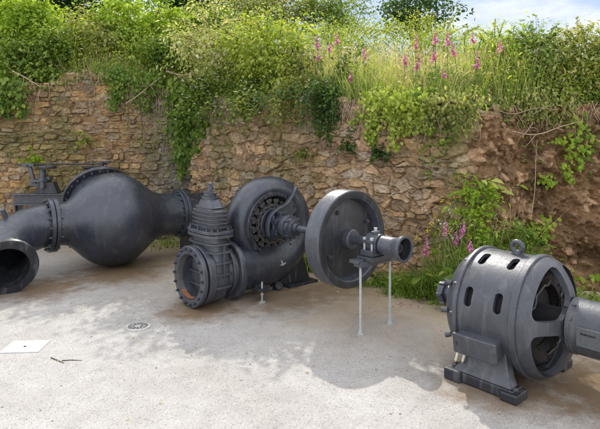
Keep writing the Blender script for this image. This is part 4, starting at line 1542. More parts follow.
# low leafy growth spilling over the crest
n = 46000
rng = np.random.default_rng(104)
x = np.where(rng.random(n) < .8, rng.uniform(-8.5, 7.5, n), rng.uniform(1.3, 4.5, n))
amt = (.35 + .9 * fbm(x * 1.3, x * 0, 15, 3) + .35 * (x > 1.3)) * np.where((x > -4.3) & (x < -2.5), .45, 1.0) * np.where((x > -.4) & (x < 1.3), .7, 1.0)
s = rng.normal(.25, .35, n)
s = np.where(s < -.22 * amt, rng.uniform(-.15, .4, n), s)
y = lip(x) + s
zt = hill(x, np.maximum(y, lip(x) + .1))
hgt = np.where(s > 0, .45 * amt, .10)
z = zt + rng.random(n) ** 1.2 * hgt - np.where(s < 0, rng.random(n) * .38 * amt * sstep(.3, .75, fbm(x * 2.3, x * 0 + 4, 16, 3)) * 2.0, 0)
nn = np.stack([rng.normal(0, .4, n), -.5 + rng.normal(0, .4, n), np.full(n, .9)], 1)
tag(leaf_obj('ground_cover', [leaf_geo(np.stack([x, y, z], 1), nn, rng.lognormal(-3.35, .38, n), .6, rng)], M['leaf_mid']), None, None, kind='stuff')

# a tangle of thin leafy weeds through everything on the crest
P, s, rng = on_hill(3000, -6.0, 4.5, .0, 2.6, 106, 1.3)
keep = (P[:, 0] < .1) | (P[:, 0] > 2.1) | (rng.random(len(P)) < .3)
P, s = P[keep], s[keep]
H = (.35 + .55 * fbm(P[:, 0] * 1.4, P[:, 1] * 1.4, 19, 3)) * rng.uniform(.7, 1.5, len(P))
st = blades(P, H, np.full(len(P), .0055), rng.uniform(.1, .7, len(P)), rng, 4)
V = st[0].reshape(len(P), 5, 2, 3).mean(2)
lv = []
for k in range(15):
    u = rng.uniform(.2, 1, len(P)) * 3.999
    i0 = u.astype(int)
    f = (u - i0)[:, None]
    q = V[np.arange(len(P)), i0] * (1 - f) + V[np.arange(len(P)), i0 + 1] * f
    o = rng.normal(0, .03, (len(P), 3))
    lv.append(leaf_geo(q + o, np.array([0, -.2, 1.]) + rng.normal(0, .6, (len(P), 3)), rng.lognormal(-3.35, .4, len(P)), .36, rng, o * 30))
tag(leaf_obj('wild_growth', [st] + lv, M['leaf_lime']), None, None, kind='stuff')

# roots and withered fibres matted on the top of the walls
rng = np.random.default_rng(105)
n = 800
x = rng.uniform(-6, 4.5, n)
x = np.where((x < -2.7) & (rng.random(n) < .75), rng.uniform(-2.7, 1.4, n), x)
x = np.where((x > 1.4) & (rng.random(n) < .6), rng.uniform(-2.7, 1.4, n), x)
z = crest(x) - .02 + rng.normal(0, .05, n)
P = np.stack([x, face_y(x, z) - .03, z], 1)
Ls = rng.uniform(.08, .42, n)
d = unit(np.stack([rng.normal(0, .35, n), np.full(n, -.18), np.full(n, -1.0)], 1))
rows = []
for q in (0, .35, .7, 1.0):
    c = P + d * Ls[:, None] * q + np.stack([rng.normal(0, .02, n), -np.full(n, .03 * q), np.zeros(n)], 1)
    ww = .0035 * (1.1 - q)
    rows += [c - np.array([ww, 0, 0]), c + np.array([ww, 0, 0])]
V = np.stack(rows, 1)
b = (np.arange(n) * 8)[:, None]
Fq = np.concatenate([b + np.array([2 * k, 2 * k + 1, 2 * k + 3, 2 * k + 2]) for k in range(3)], 0)
tag(leaf_obj('hanging_roots', [(V.reshape(-1, 3), Fq)], M['root']), None, None, kind='stuff')


def sh(px, Y, zc):
    return ((px - 300) / F * Y, Y, zc)


# ---- shrubs along the crest, left to right
G1 = 'leafy shrubs crowding the crest above the coursed wall'
shrub('leafy_shrub', 'bright green bush at the top left corner, rising above the ivy curtain', 'shrub', sh(22, 9.1, 3.62), (.85, .6, .62), 8500, .075, 'leaf_bright', 201, G1, sprigs=16)
shrub('leafy_shrub', 'yellow-green bush on the crest over the highest point of the coursed wall', 'shrub', sh(98, 9.0, 3.30), (.62, .55, .42), 5200, .060, 'leaf_olive', 202, G1, sprigs=14)
shrub('leafy_shrub', 'tall bright green bush with arching shoots, above the bolted mouth of the pipe vessel', 'shrub', sh(140, 9.3, 3.50), (.78, .6, .62), 8200, .070, 'leaf_bright', 203, G1, sprigs=20)
shrub('leafy_shrub', 'deep green low bush hugging the crest near the wall corner', 'shrub', sh(172, 8.7, 2.95), (.62, .45, .42), 5600, .058, 'leaf_mid', 204, G1, sprigs=12)
shrub('leafy_shrub', 'dark green bush on the crest at the left edge, under the bright corner bush', 'shrub', sh(34, 8.55, 2.92), (.85, .4, .42), 6800, .062, 'leaf_mid', 205, G1, sprigs=10)
shrub('leafy_shrub', 'pale cream-flecked bush spreading over the crest right of the wall corner', 'shrub', sh(222, 7.95, 2.98), (.74, .5, .56), 6500, .052, 'leaf_pale', 206, G1, sprigs=22)
shrub('leafy_shrub', 'soft green bush behind the pale flecked bush, on the upper slope', 'shrub', sh(205, 10.3, 3.75), (.9, .6, .5), 6200, .070, 'leaf_mid', 207, G1, sprigs=14)
shrub('leafy_shrub', 'light green shrub above the spoked turbine, in front of the dark trees', 'shrub', sh(272, 7.35, 2.78), (.76, .48, .55), 6800, .055, 'leaf_lime', 208, G1, sprigs=20)
shrub('leafy_shrub', 'broad pale green bush high on the slope behind the turbine shrub, below the skyline', 'shrub', sh(262, 11.5, 4.35), (1.2, .7, .55), 9000, .065, 'leaf_olive', 209, G1, sprigs=40, clumps=60)
shrub('leafy_shrub', 'dark green bush on the skyline right of the broad pale bush', 'shrub', sh(335, 11.5, 4.30), (.85, .7, .45), 6500, .060, 'leaf_mid', 210, G1, sprigs=30)
shrub('leafy_shrub', 'yellow-green thicket on the slope behind the leftmost foxgloves', 'shrub', sh(345, 9.2, 3.20), (.95, .5, .45), 9500, .036, 'leaf_lime', 215, G1, sprigs=40, clumps=60)
shrub('leafy_shrub', 'light green thicket in the grass behind the right cluster of foxgloves', 'shrub', sh(430, 8.4, 3.12), (.95, .5, .42), 9000, .035, 'leaf_lime', 216, G1, sprigs=40, clumps=60)
G2 = 'shrubs on the crest of the bare earth bank'
shrub('leafy_shrub', 'dark green thicket on the earth bank crest above the motor lifting ring', 'shrub', sh(533, 6.55, 2.56), (.44, .42, .44), 5600, .046, 'leaf_mid', 211, G2, sprigs=22)
shrub('leafy_shrub', 'olive thicket with cream tips on the bank crest at the right edge', 'shrub', sh(580, 6.45, 2.54), (.52, .42, .46), 6000, .046, 'leaf_olive', 212, G2, sprigs=24)
shrub('leafy_shrub', 'green thicket on the bank crest beyond the right edge of the olive thicket', 'shrub', sh(645, 6.4, 2.55), (.55, .42, .45), 5000, .050, 'leaf_mid', 213, G2, sprigs=14)
shrub('leafy_shrub', 'feathery yellow-green shrub among the tall grass behind the right hand foxgloves', 'shrub', sh(497, 7.0, 2.72), (.46, .4, .38), 4200, .040, 'leaf_lime', 214, G2, sprigs=24)

# ---- trees beyond the slope
G3 = 'dark trees beyond the slope'
for (px, Y, zc, rad, lab, n, sd_) in (
        (76, 12.5, 5.05, (1.5, 1.1, 1.0), 'dark tree crown filling the gap between the two tallest bushes, top left', 7500, 301),
        (5, 13.5, 5.6, (1.7, 1.1, 1.1), 'dark tree beyond the slope at the far left edge', 6500, 302),
        (200, 13.5, 5.45, (1.3, 1.1, .9), 'dark rounded tree rising behind the pale flecked bush', 7000, 303),
        (416, 14.0, 5.05, (1.0, .8, .62), 'small open tree against the sky, standing apart above the foxgloves', 2400, 306)):
    c = sh(px, Y, zc)
    tree(lab, c, rad, n, .10, 'leaf_dark', sd_, G3, (c[0] + .1, Y + .1), 56)

# ---- brambles arching over the wall, middle
G4 = 'brambles drooping over the long wall'
rng = np.random.default_rng(400)
for (px, lab, mat, n, drop, sz) in (
        (214, 'dense green bramble hanging over the wall just right of the corner ivy', 'leaf_mid', 34, .55, .050),
        (258, 'dark bramble mound drooping over the wall above the spoked turbine', 'leaf_mid', 44, .50, .048),
        (298, 'bramble with long pale arching canes over the middle of the wall', 'leaf_olive', 40, .55, .048),
        (332, 'dark bramble trailing furthest down the wall, left of the lime green ivy', 'leaf_dark', 34, .75, .050)):
    x = (px - 300) / F * 7.3
    x = (px - 300) / F * float(lip(x))
    y = float(lip(x)) + .18
    cs = []
    for q in range(n):
        ln = rng.uniform(.3, 1)
        if q % 3 == 0:
            cs.append((rng.normal(0, .40), rng.uniform(-.1, .5), rng.uniform(.2, .7), .2))
        else:
            cs.append((rng.normal(0, .34), -rng.uniform(.30, .52), -drop * .62 * ln + rng.normal(0, .08), rng.uniform(.25, .6)))
    cane_plant('bramble', lab, 'bramble', (x, y, float(crest(x)) - .02), cs, mat, sz, 410 + px, 150, .6, G4, .005, .055,
               flowers='petal' if px in (258, 214) else None)

# ---- ivy and creepers on the faces
rng = np.random.default_rng(500)


def strands(x0, x1, n, z1, jit, top=None):
    out = []
    for k in range(n):
        x = rng.uniform(x0, x1)
        zt = float(crest(x)) + .12 if top is None else top + rng.normal(0, .03)
        ze = z1 + abs(rng.normal(0, jit))
        out.append([(x, zt), (x + rng.normal(0, .05), (zt + ze) / 2), (x + rng.normal(0, .1), min(ze, zt - .1))])
    return out


climber('ivy', 'dark ivy curtain hanging down the left end of the coursed wall', 'ivy', strands(-5.6, -4.15, 26, 1.95, .35), 'leaf_mid', .075, 501, 200, .8, .12, .10)
climber('ivy', 'green ivy trailing down the inner corner where the two walls meet', 'ivy',
        strands(-2.05, -1.55, 11, 1.25, .35) + strands(-1.95, -1.6, 4, .85, .2), 'leaf_mid', .070, 502, 180, .8, .09, .09)
climber('ivy', 'sparse ivy fringe over the wall top between corner ivy and the highest wall point', 'ivy', strands(-3.0, -2.1, 20, 2.05, .25), 'leaf_mid', .055, 503, 170, .7, .08, .09)
climber('ivy', 'lime green ivy mat hanging over the right half of the long wall', 'ivy', strands(.76, 1.36, 15, 1.64, .20) + strands(.78, .98, 4, 1.42, .1), 'leaf_lime', .042, 504, 330, .85, .10, .075)
climber('creeper', 'straggling green fringe spilling over the lip of the bare earth bank', 'creeper', strands(1.75, 3.1, 22, 1.72, .2) + strands(3.1, 5.0, 16, 1.75, .2), 'leaf_olive', .045, 511, 150, .5, .07, .07)
climber('creeper', 'thin mossy creeper straggling over grey stones left of the inner corner', 'creeper',
        [[(-2.55, 2.3), (-2.5, 1.9), (-2.45, 1.45)], [(-2.3, 2.25), (-2.25, 1.8), (-2.3, 1.25)], [(-2.75, 2.35), (-2.7, 2.0), (-2.72, 1.7)], [(-2.1, 2.2), (-2.1, 1.7), (-2.05, 1.0)]],
        'leaf_olive', .034, 512, 120, .55, .03, .06)
climber('creeper', 'wispy creeper on the long wall between the corner ivy and the turbine', 'creeper',
        [[(-1.3, 2.2), (-1.25, 1.8), (-1.28, 1.45)], [(-1.05, 2.15), (-1.0, 1.85), (-1.02, 1.65)], [(-.8, 2.1), (-.74, 1.85), (-.7, 1.72)]],
        'leaf_olive', .036, 513, 120, .55, .03, .06)
climber('creeper', 'thin green creeper down the middle of the long wall below the brambles', 'creeper', strands(.20, .42, 6, 1.55, .2), 'leaf_mid', .048, 505, 150, .7, .05, .05)
climber('creeper', 'grey-green creeper over the broken end of the long wall, right of the lime ivy', 'creeper', strands(1.32, 1.80, 14, 1.62, .2), 'leaf_olive', .045, 506, 190, .6, .09, .06)


def pz(px, py, Y):
    p = at(px, py, Y)
    return (p[0], p[2])


def poly_strand(pts, Y):
    return [pz(a, b, Y) for a, b in pts]


climber('creeper', 'young creeper with round green leaves trailing down the bare bank at the right edge', 'creeper',
        [poly_strand([(596, 120), (588, 145), (580, 165), (584, 185)], 5.5), poly_strand([(604, 135), (598, 160), (592, 172)], 5.5), poly_strand([(588, 145), (572, 142)], 5.5)],
        'leaf_bright', .050, 507, 170, .85, .05, .06)
climber('creeper', 'small leafy creeper low on the bare bank just behind the motor top', 'creeper',
        [poly_strand([(548, 222), (545, 238), (528, 246)], 5.45), poly_strand([(552, 225), (558, 240), (552, 248)], 5.45), poly_strand([(535, 232), (522, 240)], 5.45)],
        'leaf_bright', .052, 508, 150, .85, .05, .06)
climber('creeper', 'few-leaved sprig on the bare bank midway up, left of the round-leaved creeper', 'creeper',
        [poly_strand([(562, 174), (566, 184), (560, 190)], 5.45), poly_strand([(562, 178), (553, 186)], 5.45)], 'leaf_bright', .046, 509, 120, .85, .04, .04)
climber('creeper', 'green creeper at the foot of the bare bank by the right edge', 'creeper',
        [poly_strand([(600, 280), (588, 290), (582, 297)], 5.4), poly_strand([(596, 288), (600, 298)], 5.4)], 'leaf_bright', .060, 510, 110, .7, .05, .06)
# tufts rooted in the joints
for (px, py, Y, lab, mat, n, ln) in ((381, 156, 5.85, 'dark rosette plant rooted in a joint under the lime green ivy', 'leaf_dark', 16, .14),
                                   (351, 149, 6.1, 'small dark tuft rooted in the wall above the flywheel', 'leaf_dark', 14, .13),
                                   (303, 158, 6.75, 'pale green tuft growing from the wall above the turbine', 'leaf_olive', 12, .12),
                                   (34, 163, 8.2, 'leafy green tuft on the coursed wall above the gate hoist', 'leaf_bright', 22, .20),
                                   (84, 140, 8.2, 'grassy tuft on the coursed wall above the pipe vessel mouth', 'leaf_olive', 16, .20)):
    x, _, z = at(px, py, Y)
    y = float(face_y(x, z)) - .01
    r2 = np.random.default_rng(px)
    cs = [(r2.normal(0, ln * .8), -abs(r2.normal(0, ln * .6)) - .03, r2.normal(.02, ln * .5), .05) for q in range(n)]
    cane_plant('wall_plant', lab, 'plant', (x, y, z), cs, mat, .05, 600 + px, 90, .42, None, .003, .015)

# dry roots and runners lying over the faces
for (pts, Y, r, lab) in (
        ([(508, 128), (525, 131), (541, 134), (556, 133), (576, 126), (598, 120)], 5.42, .009, 'long pale root running level across the top of the bare bank'),
        ([(500, 180), (512, 163), (527, 148), (540, 132), (549, 122)], 5.40, .008, 'pale root slanting up across the bare bank to the level root'),
        ([(541, 215), (544, 190), (548, 160), (549, 140)], 5.44, .005, 'thin root hanging straight down the middle of the bare bank'),
        ([(498, 97), (512, 108), (530, 112), (552, 106), (575, 108)], 5.40, .006, 'wiry root along the upper lip of the bare bank'),
        ([(128, 104), (140, 96), (152, 86), (163, 78)], 8.18, .010, 'bare branching root on the coursed wall top near the corner'),
        ([(16, 72), (30, 79), (44, 88)], 8.0, .010, 'bare vine stem in front of the dark ivy curtain'),
        ([(168, 72), (185, 76), (205, 70), (228, 66)], 7.95, .012, 'pale bare cane lying over the crest above the inner corner')):
    P = []
    for i, (a, b) in enumerate(pts):
        x, _, z = at(a, b, Y)
        P.append((x, (float(face_y(x, z)) - .09 - .03 * (i % 2)) if Y < 7.9 else Y - .1, z))
    P = smooth_prof(P, 5)
    mb = MB().tube(P, list(np.linspace(r, r * .5, len(P))), 7)
    rr = np.random.default_rng(int(pts[0][0]))
    for k in range(4):
        a = np.array(P[rr.integers(3, len(P) - 2)])
        e = a + np.array([rr.normal(0, .12), -.02, -abs(rr.normal(.08, .08))])
        mb.tube([a, (a + e) / 2 + rr.normal(0, .02, 3), e], [r * .5, r * .4, r * .2], 5)
    tag(mb.build('dry_root', M['root'], None, smooth=60), lab, 'root')

# ---- foxgloves
def foxglove(label, top, base_z, spike, seed, group):
    rng = np.random.default_rng(seed)
    x, y, z = top
    lean = rng.normal(0, .09, 2)
    H = z - base_z + spike * .5
    t = thing('foxglove', label, 'foxglove', (x - lean[0], y - lean[1], base_z), 0, group)
    e = np.array([lean[0], lean[1], H])
    MB().tube([(0, 0, -.03), tuple(e * .5 + np.array([rng.normal(0, .01), 0, 0])), tuple(e)], [.007, .006, .003], 6).build('stem', M['stem'], t)
    mb = MB()
    n = max(9, int(spike * 105))
    for k in range(n):
        q = k / n
        p = e * (1 - (spike * (1 - q)) / H)
        a = rng.normal(-PI / 2, 1.0)
        sc = (1.08 - .78 * q) * rng.uniform(.75, 1.1)
        d = Vector((math.cos(a), math.sin(a), -.75)).normalized()
        mb.lathe([(0, .004), (.012 * sc, .009 * sc), (.032 * sc, .0125 * sc), (.042 * sc, .017 * sc)], tuple(p), d, 8)
    mb.build('flower_spike', M['pink'], t, smooth=60)
    m = 16
    P = np.stack([rng.normal(0, .05, m), rng.normal(0, .05, m), rng.uniform(0, H * .45, m)], 1)
    leaf_obj('leaves', [leaf_geo(P, np.array([0, -.3, 1.]) + rng.normal(0, .4, (m, 3)), rng.uniform(.08, .16, m), .35, rng)], M['leaf_mid'], t)


G5 = 'foxgloves flowering in the tall grass on the crest'
FOX = [(317, 40, .16, 'leftmost foxglove on the crest, upright pink spike'), (319, 55, .10, 'short pink foxglove just under the leftmost spike'),
       (336, 37, .15, 'tall foxglove third from the left, deep pink spike'), (330, 46, .09, 'small foxglove between the two leftmost tall spikes'),
       (364, 52, .12, 'lone pink foxglove midway between the left pair and the right cluster'), (352, 75, .11, 'pale low foxglove leaning over dry brown grass at the wall lip'),
       (405, 58, .11, 'faded foxglove at the left of the right cluster'), (416, 40, .20, 'tallest bright foxglove above the lime green ivy'),
       (419, 60, .20, 'dense pink foxglove directly below the tallest bright spike'), (434, 54, .10, 'small pale foxglove in the middle of the right cluster, low down'),
       (435, 35, .12, 'short pink foxglove high up, right of the tallest spike'), (447, 37, .17, 'bright pink foxglove at the centre of the right cluster'),
       (452, 48, .13, 'pink foxglove just right of and below the centre spike'), (472, 37, .11, 'small upright foxglove between the centre spike and the rightmost one'),
       (477, 58, .22, 'long heavy foxglove spike with a pale tail, right of the centre'), (500, 45, .17, 'rightmost upright foxglove beside the dark thicket'),
       (493, 93, .07, 'lowest foxglove, single pink tuft at the bank lip'), (444, 72, .08, 'faint pink foxglove low in the grass of the right cluster')]
for i, (px, py, sp, lab) in enumerate(FOX):
    Y = float(lip((px - 300) / F * 6.0)) + (.12 if py > 55 else .3)
    Y = float(lip((px - 300) / F * Y)) + (.10 if py > 55 else .25)
    top = at(px, py, Y)
    bz = float(hill(top[0], Y))
    foxglove(lab, top, min(bz, top[2] - .12), sp * rng.uniform(.85, 1.12), 700 + i, G5)
G6 = 'foxgloves at the foot of the long wall'
for i, (px, py, sp, lab) in enumerate(((427, 245, .16, 'magenta foxglove nearest the flywheel sleeve, at the wall foot'), (457, 236, .12, 'pink foxglove at the wall foot among tall weeds, left of the motor'),
                                     (464, 226, .12, 'upper pink foxglove at the wall foot under the broad leaved plant'), (446, 226, .10, 'faint pink foxglove in the weeds midway between the magenta one and the motor'),
                                     (470, 243, .10, 'low pink foxglove in the weeds nearest the motor coupling'))):
    Y = 5.0 - .03 * i
    top = at(px, py, Y)
    foxglove(lab, top, 0.0, sp, 740 + i, G6)

# ---- plants along the foot of the wall
G7 = 'weeds along the foot of the wall'


def weed(px, Y, h, w, n, lab, mat='grass_green', seed=0, flat=None, kind='weed', dry=0):
    """tuft of blades with some leafy stems"""
    rng = np.random.default_rng(800 + seed)
    x = (px - 300) / F * Y
    t = thing(kind, lab, 'weed', (x, Y, 0), 0, G7)
    P = np.stack([rng.normal(0, w, n), rng.normal(0, w * .45, n), np.zeros(n)], 1)
    Hh = h * rng.uniform(.35, 1.1, n) * np.exp(-(P[:, 0] / (w * 2.2)) ** 2)
    leaf_obj('blades', [blades(P, Hh, rng.uniform(.005, .013, n), rng.uniform(.15, .95, n), rng, 4)], M[mat], t)['kind'] = 'stuff'
    m = n // 2
    P = np.stack([rng.normal(0, w, m), rng.normal(-.02, w * .5, m), rng.random(m) ** 1.3 * h * .75], 1)
    leaf_obj('leaves', [leaf_geo(P, np.array([0, -.4, 1.]) + rng.normal(0, .5, (m, 3)), rng.uniform(.025, .06, m), .5, rng)], M['leaf_mid'], t)
    if dry:
        P = np.stack([rng.normal(0, w, dry), rng.normal(0, w * .4, dry), np.zeros(dry)], 1)
        leaf_obj('dry_stalks', [blades(P, h * rng.uniform(.7, 1.4, dry), .0035, rng.uniform(.1, .5, dry), rng, 3)], M['grass_dry'], t)
    return t


weed(404, 5.42, .30, .10, 240, 'grass tuft under the flywheel sleeve at the wall foot', seed=1)
weed(421, 5.30, .36, .12, 330, 'dense grass clump at the wall foot left of the magenta foxglove', seed=2)
weed(440, 5.28, .44, .12, 300, 'tall grass clump right of the magenta foxglove', seed=3, dry=20)
weed(458, 5.15, .66, .12, 320, 'thick weed clump between the magenta foxglove and the motor', seed=4, dry=25)
weed(478, 5.05, .85, .13, 320, 'tall weed clump directly behind the motor coupling', seed=5, dry=25)
weed(503, 5.10, .88, .16, 340, 'high weed clump behind the motor drum below the earth bank', seed=6, dry=30)
weed(388, 5.70, .22, .10, 170, 'low tuft at the wall foot behind the far post of the flywheel', seed=7)
weed(366, 5.72, .10, .16, 170, 'flat mat of weeds on the ground behind the near post of the flywheel', seed=8)
weed(309, 6.35, .38, .10, 260, 'green clump between the turbine foot and the flywheel rim', seed=9)
weed(232, 7.2, .42, .12, 260, 'green clump behind the gap of gate valve and turbine', seed=10)
weed(160, 7.9, .16, .35, 200, 'low weeds behind the right neck of the pipe vessel', seed=11)
weed(592, 5.15, .14, .18, 160, 'short weeds at the foot of the bank by the right edge', seed=12)
weed(540, 5.25, .30, .2, 200, 'weeds at the bank foot hidden partly behind the motor drum', seed=13)


shrub('leafy_herb', 'tall leafy herb climbing the broken wall end behind the motor coupling', 'plant', (1.76, 5.14, .68), (.17, .13, .62), 2100, .042, 'leaf_bright', 960, None, base=0.0, stem_mat='stem', sprigs=14, clumps=30)
shrub('leafy_herb', 'dark bushy herb at the foot of the bank right behind the motor drum', 'plant', (2.14, 5.0, .40), (.22, .13, .38), 1500, .040, 'leaf_mid', 961, None, base=0.0, stem_mat='stem', sprigs=14, clumps=30)


def frond_plant(label, c, n, ln, seed, mat, wide=.3, up=.55):
    rng = np.random.default_rng(seed)
    t = thing('fern', label, 'fern', c, 0)
    ch, mb = [], MB()
    for k in range(n):
        a = rng.uniform(PI + .1, 2 * PI - .1)
        L_ = ln * rng.uniform(.7, 1.1)
        d = np.array([math.cos(a), math.sin(a) * .7, up * rng.uniform(.4, 1.3)])
        q = np.linspace(0, 1, 12)[:, None]
        pt = d * L_ * q + np.array([0, 0, -1]) * L_ * .55 * q ** 2
        mb.tube(pt, list(np.linspace(.004, .0015, 12)), 5)
        u = np.repeat(np.linspace(.12, .98, 17), 2)
        sgn = np.tile([1, -1], 17)
        b = np.stack([np.interp(u, q[:, 0], pt[:, i]) for i in range(3)], 1)
        sd_ = unit(np.cross(d, [0, 0, 1.0]))
        wl = L_ * wide * np.sin(np.clip(u * 1.05 + .08, 0, 1) * PI) ** .8
        tl = sd_[None, :] * sgn[:, None] + d * .35
        ch.append(leaf_geo(b + unit(tl) * wl[:, None] * .5, np.tile([0, -.3, 1.], (34, 1)) + rng.normal(0, .12, (34, 3)), np.maximum(wl, .01), .30, rng, tl * 8))
    leaf_obj('fronds', ch, M[mat], t)
    mb.build('stalks', M['stem'], t, smooth=60)


def on_face(px, py, Y):
    x, _, z = at(px, py, Y)
    return (x, float(face_y(x, z)) - .02, z)


frond_plant('green fern growing from the junction of wall and bank, above the broad leaved plant', on_face(480, 176, 5.4), 15, .40, 901, 'leaf_bright')
frond_plant('dense fern in the hollow at the top of the wall end, under the crest grass', on_face(478, 138, 5.45), 14, .30, 903, 'leaf_mid')
frond_plant('drooping dark fern at the broken wall end beside the lowest foxglove', on_face(492, 108, 5.5), 11, .26, 902, 'leaf_mid')
# broad leaved plant
rng = np.random.default_rng(910)
c = np.array(on_face(470, 196, 5.35))
t = thing('broad_leaved_plant', 'yellow-green plant with broad drooping leaves beside the big end stones of the wall', 'plant', tuple(c))
ch, mb = [], MB()
for k in range(30):
    e = np.array([rng.normal(0, .14), -rng.uniform(.05, .28), rng.uniform(-.16, .17)])
    mb.tube([(0, .02, -.08), tuple(e * .6 + np.array([0, 0, .04])), tuple(e)], [.005, .004, .002], 5)
    ch.append(leaf_geo(np.array([e]), np.array([[rng.normal(0, .25), -.5, 1.0]]), [rng.uniform(.08, .145)], .52, rng, np.array([[e[0] * 6, -.5, -.5]])))
leaf_obj('leaves', ch, M['leaf_lime'], t)
mb.build('stems', M['stem'], t, smooth=60)
# small flowering herbs with pale heads in front of the wall end
rng = np.random.default_rng(920)
for i, (px, py, Y, lab) in enumerate(((437, 205, 5.3, 'slender herb with tiny yellow heads in front of the lower end stones'), (449, 214, 5.2, 'slender herb with tiny white heads left of the pink wall-foot foxgloves'),
                                  (489, 222, 5.1, 'slender herb with pale plumes directly behind the motor coupling'))):
    x, _, z = at(px, py, Y)
    t = thing('flowering_herb', lab, 'herb', (x, Y, 0), 0, 'slender herbs at the foot of the wall')
    mb, hd, lf = MB(), [], []
    for k in range(13):
        e = np.array([rng.normal(0, .11), rng.normal(0, .06), z * rng.uniform(.65, 1.1)])
        mb.tube([(rng.normal(0, .02), 0, 0), tuple(e * np.array([.4, .4, .55])), tuple(e)], [.0035, .003, .002], 5)
        hd.append(leaf_geo(e + rng.normal(0, .018, (9, 3)), rng.normal(0, .4, (9, 3)) + np.array([0, -.3, 1]), np.full(9, .018), .9, rng))
        u = rng.uniform(.15, .9, (16, 1))
        lf.append(leaf_geo(e * u + rng.normal(0, .02, (16, 3)), rng.normal(0, .5, (16, 3)) + np.array([0, -.3, 1]), rng.uniform(.025, .06, 16), .3, rng))
    mb.build('stems', M['stem'], t, smooth=60)
    leaf_obj('leaves', lf, M['leaf_bright'], t)
    leaf_obj('flower_heads', hd, M[('yellow', 'petal', 'grass_dry')[i]], t)['kind'] = 'stuff'

# tall weeds standing up against the sky on the right
rng = np.random.default_rng(930)
for i, (px, top, Y, lab) in enumerate(((463, 22, 7.2, 'tall bare-stemmed weed on the skyline above the right foxgloves'), (516, 28, 6.9, 'tall seeding weed on the skyline right of the rightmost foxglove'),
                                   (538, 20, 6.8, 'tallest seeding weed against the clouds above the dark thicket'), (562, 26, 6.7, 'seeding weed against the sky between the two bank thickets'),
                                   (586, 22, 6.7, 'seeding weed against the sky at the right edge, above the olive thicket'), (398, 24, 7.4, 'pale feathery weed on the skyline left of the tallest foxglove'))):
    x, _, z = at(px, top, Y)
    bz = float(hill(x, Y))
    H = z - bz
    t = thing('skyline_weed', lab, 'weed', (x, Y, bz - .03), 0, 'seeding weeds on the skyline')
    mb, lf = MB(), []
    for k in range(9):
        e = np.array([rng.normal(0, .22), rng.normal(0, .15), H * rng.uniform(.6, 1.05)])
        mb.tube([(rng.normal(0, .05), rng.normal(0, .05), 0), tuple(e * np.array([.35, .35, .5])), tuple(e)], [.005, .004, .002], 5)
        for b in range(4):
            a = e * rng.uniform(.6, .95)
            e2 = a + np.array([rng.normal(0, .08), rng.normal(0, .05), rng.uniform(.05, .14)])
            mb.tube([tuple(a), tuple(e2)], [.002, .0015], 4)
            lf.append(leaf_geo(e2 + rng.normal(0, .018, (7, 3)), rng.normal(0, 1, (7, 3)), rng.uniform(.012, .028, 7), .5, rng))
        u = rng.uniform(.2, .8, (14, 1))
        lf.append(leaf_geo(e * u + rng.normal(0, .03, (14, 3)), rng.normal(0, .6, (14, 3)) + np.array([0, 0, 1]), rng.uniform(.03, .06, 14), .3, rng))
    mb.build('stems', M['stem'], t, smooth=60)
    leaf_obj('leaves', lf, M['leaf_olive'], t)

# fallen petals and leaves on the yard
rng = np.random.default_rng(940)
P = np.array([G(rng.normal(413, 10), rng.normal(302, 4)) for k in range(46)]) + np.array([0, 0, .004])
tag(leaf_obj('fallen_petals', [leaf_geo(P, np.tile([0, 0, 1.], (46, 1)) + rng.normal(0, .25, (46, 3)), rng.uniform(.012, .028, 46), .7, rng)], M['pink']), None, None, kind='stuff')
P = []
while len(P) < 420:
    p = G(rng.uniform(-20, 620), rng.uniform(262, 425)) if len(P) < 36 else None
    if p is None:
        x = rng.uniform(-2.2, 3.6)
        p = (x, float(lip(x)) - .3 - abs(rng.normal(0, .3)), 0)
    P.append(p)
P = np.array(P) + np.array([0, 0, .005])
tag(leaf_obj('leaf_litter', [leaf_geo(P, np.tile([0, 0, 1.], (len(P), 1)) + rng.normal(0, .3, (len(P), 3)), rng.uniform(.008, .03, len(P)), .5, rng)], M['grass_dry']), None, None, kind='stuff')


# ================================================================== light, sky, camera
SUN_EL, SUN_AZ = math.radians(44), math.radians(-2)     # azimuth from +Y towards +X
sd = Vector((math.sin(SUN_AZ) * math.cos(SUN_EL), math.cos(SUN_AZ) * math.cos(SUN_EL), math.sin(SUN_EL)))
su = bpy.data.lights.new('sun', 'SUN')
su.energy, su.angle, su.color = 2.3, math.radians(.53), (1.0, .95, .87)
so = bpy.data.objects.new('sun', su)
COL.objects.link(so)
so.rotation_euler = sd.to_track_quat('Z', 'Y').to_euler()
so.location = sd * 30

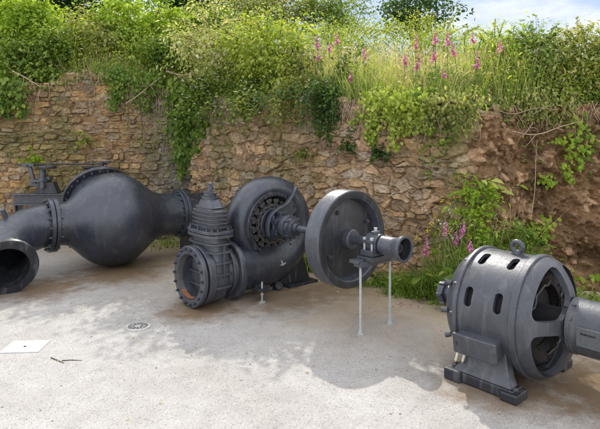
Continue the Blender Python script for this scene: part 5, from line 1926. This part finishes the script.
w = bpy.data.worlds.new('World')
SC.world = w
w.use_nodes = True
nt = w.node_tree
nt.nodes.clear()
wo, bg = N(nt, 'ShaderNodeOutputWorld'), N(nt, 'ShaderNodeBackground')
sky = N(nt, 'ShaderNodeTexSky', sky_type='NISHITA')
sky.sun_disc = False
sky.sun_elevation, sky.sun_rotation = SUN_EL, SUN_AZ
sky.air_density, sky.dust_density, sky.ozone_density = 1.0, .6, 1.0
tc = N(nt, 'ShaderNodeTexCoord')
mp = N(nt, 'ShaderNodeMapping')
mp.inputs['Scale'].default_value = (1.2, 1.2, 3.2)
nt.links.new(tc.outputs['Generated'], mp.inputs[0])
cn = N(nt, 'ShaderNodeTexNoise', i_Scale=3.2, i_Detail=8.0, i_Roughness=.58)
nt.links.new(mp.outputs[0], cn.inputs['Vector'])
cr = ramp(nt, [(.32, 0.2), (.54, .95)])
nt.links.new(cn.outputs[0], cr.inputs[0])
cc = mixc(nt, sky.outputs[0], (7.8, 7.8, 8.1), cr.outputs[0])
sx = N(nt, 'ShaderNodeSeparateXYZ')
nt.links.new(tc.outputs['Generated'], sx.inputs[0])
m1 = N(nt, 'ShaderNodeMapRange', interpolation_type='SMOOTHSTEP')
m1.inputs['From Min'].default_value, m1.inputs['From Max'].default_value = .52, .36
nt.links.new(sx.outputs[2], m1.inputs['Value'])
m2 = N(nt, 'ShaderNodeMapRange', interpolation_type='SMOOTHSTEP')
m2.inputs['From Min'].default_value, m2.inputs['From Max'].default_value = .2, .6
nt.links.new(sx.outputs[1], m2.inputs['Value'])
m3 = N(nt, 'ShaderNodeMath', operation='MULTIPLY')
nt.links.new(m1.outputs[0], m3.inputs[0])
nt.links.new(m2.outputs[0], m3.inputs[1])
m4 = N(nt, 'ShaderNodeMath', operation='MULTIPLY')
nt.links.new(m3.outputs[0], m4.inputs[0])
m4.inputs[1].default_value = .92
cr2 = ramp(nt, [(.44, (1.7, 2.25, 3.15)), (.55, (2.7, 3.0, 3.5)), (.68, (3.9, 3.95, 4.1))])
nt.links.new(cn.outputs[0], cr2.inputs[0])
cc = mixc(nt, cc, cr2.outputs[0], m4.outputs[0])
nt.links.new(cc, bg.inputs[0])
bg.inputs[1].default_value = .15
nt.links.new(bg.outputs[0], wo.inputs[0])

cam = bpy.data.cameras.new('camera')
co = bpy.data.objects.new('camera', cam)
COL.objects.link(co)
co.location = (0, 0, CAMH)
co.rotation_euler = (PI / 2, 0, 0)
cam.sensor_width, cam.lens = 36, 36 * F / 600
cam.shift_y = -(214.5 - HZ) / 600
cam.clip_end = 800
SC.camera = co
SC.view_settings.view_transform = 'Standard'
SC.view_settings.look = 'None'
SC.view_settings.exposure = .90
SC.view_settings.gamma = 1
SC.view_settings.use_curve_mapping = False
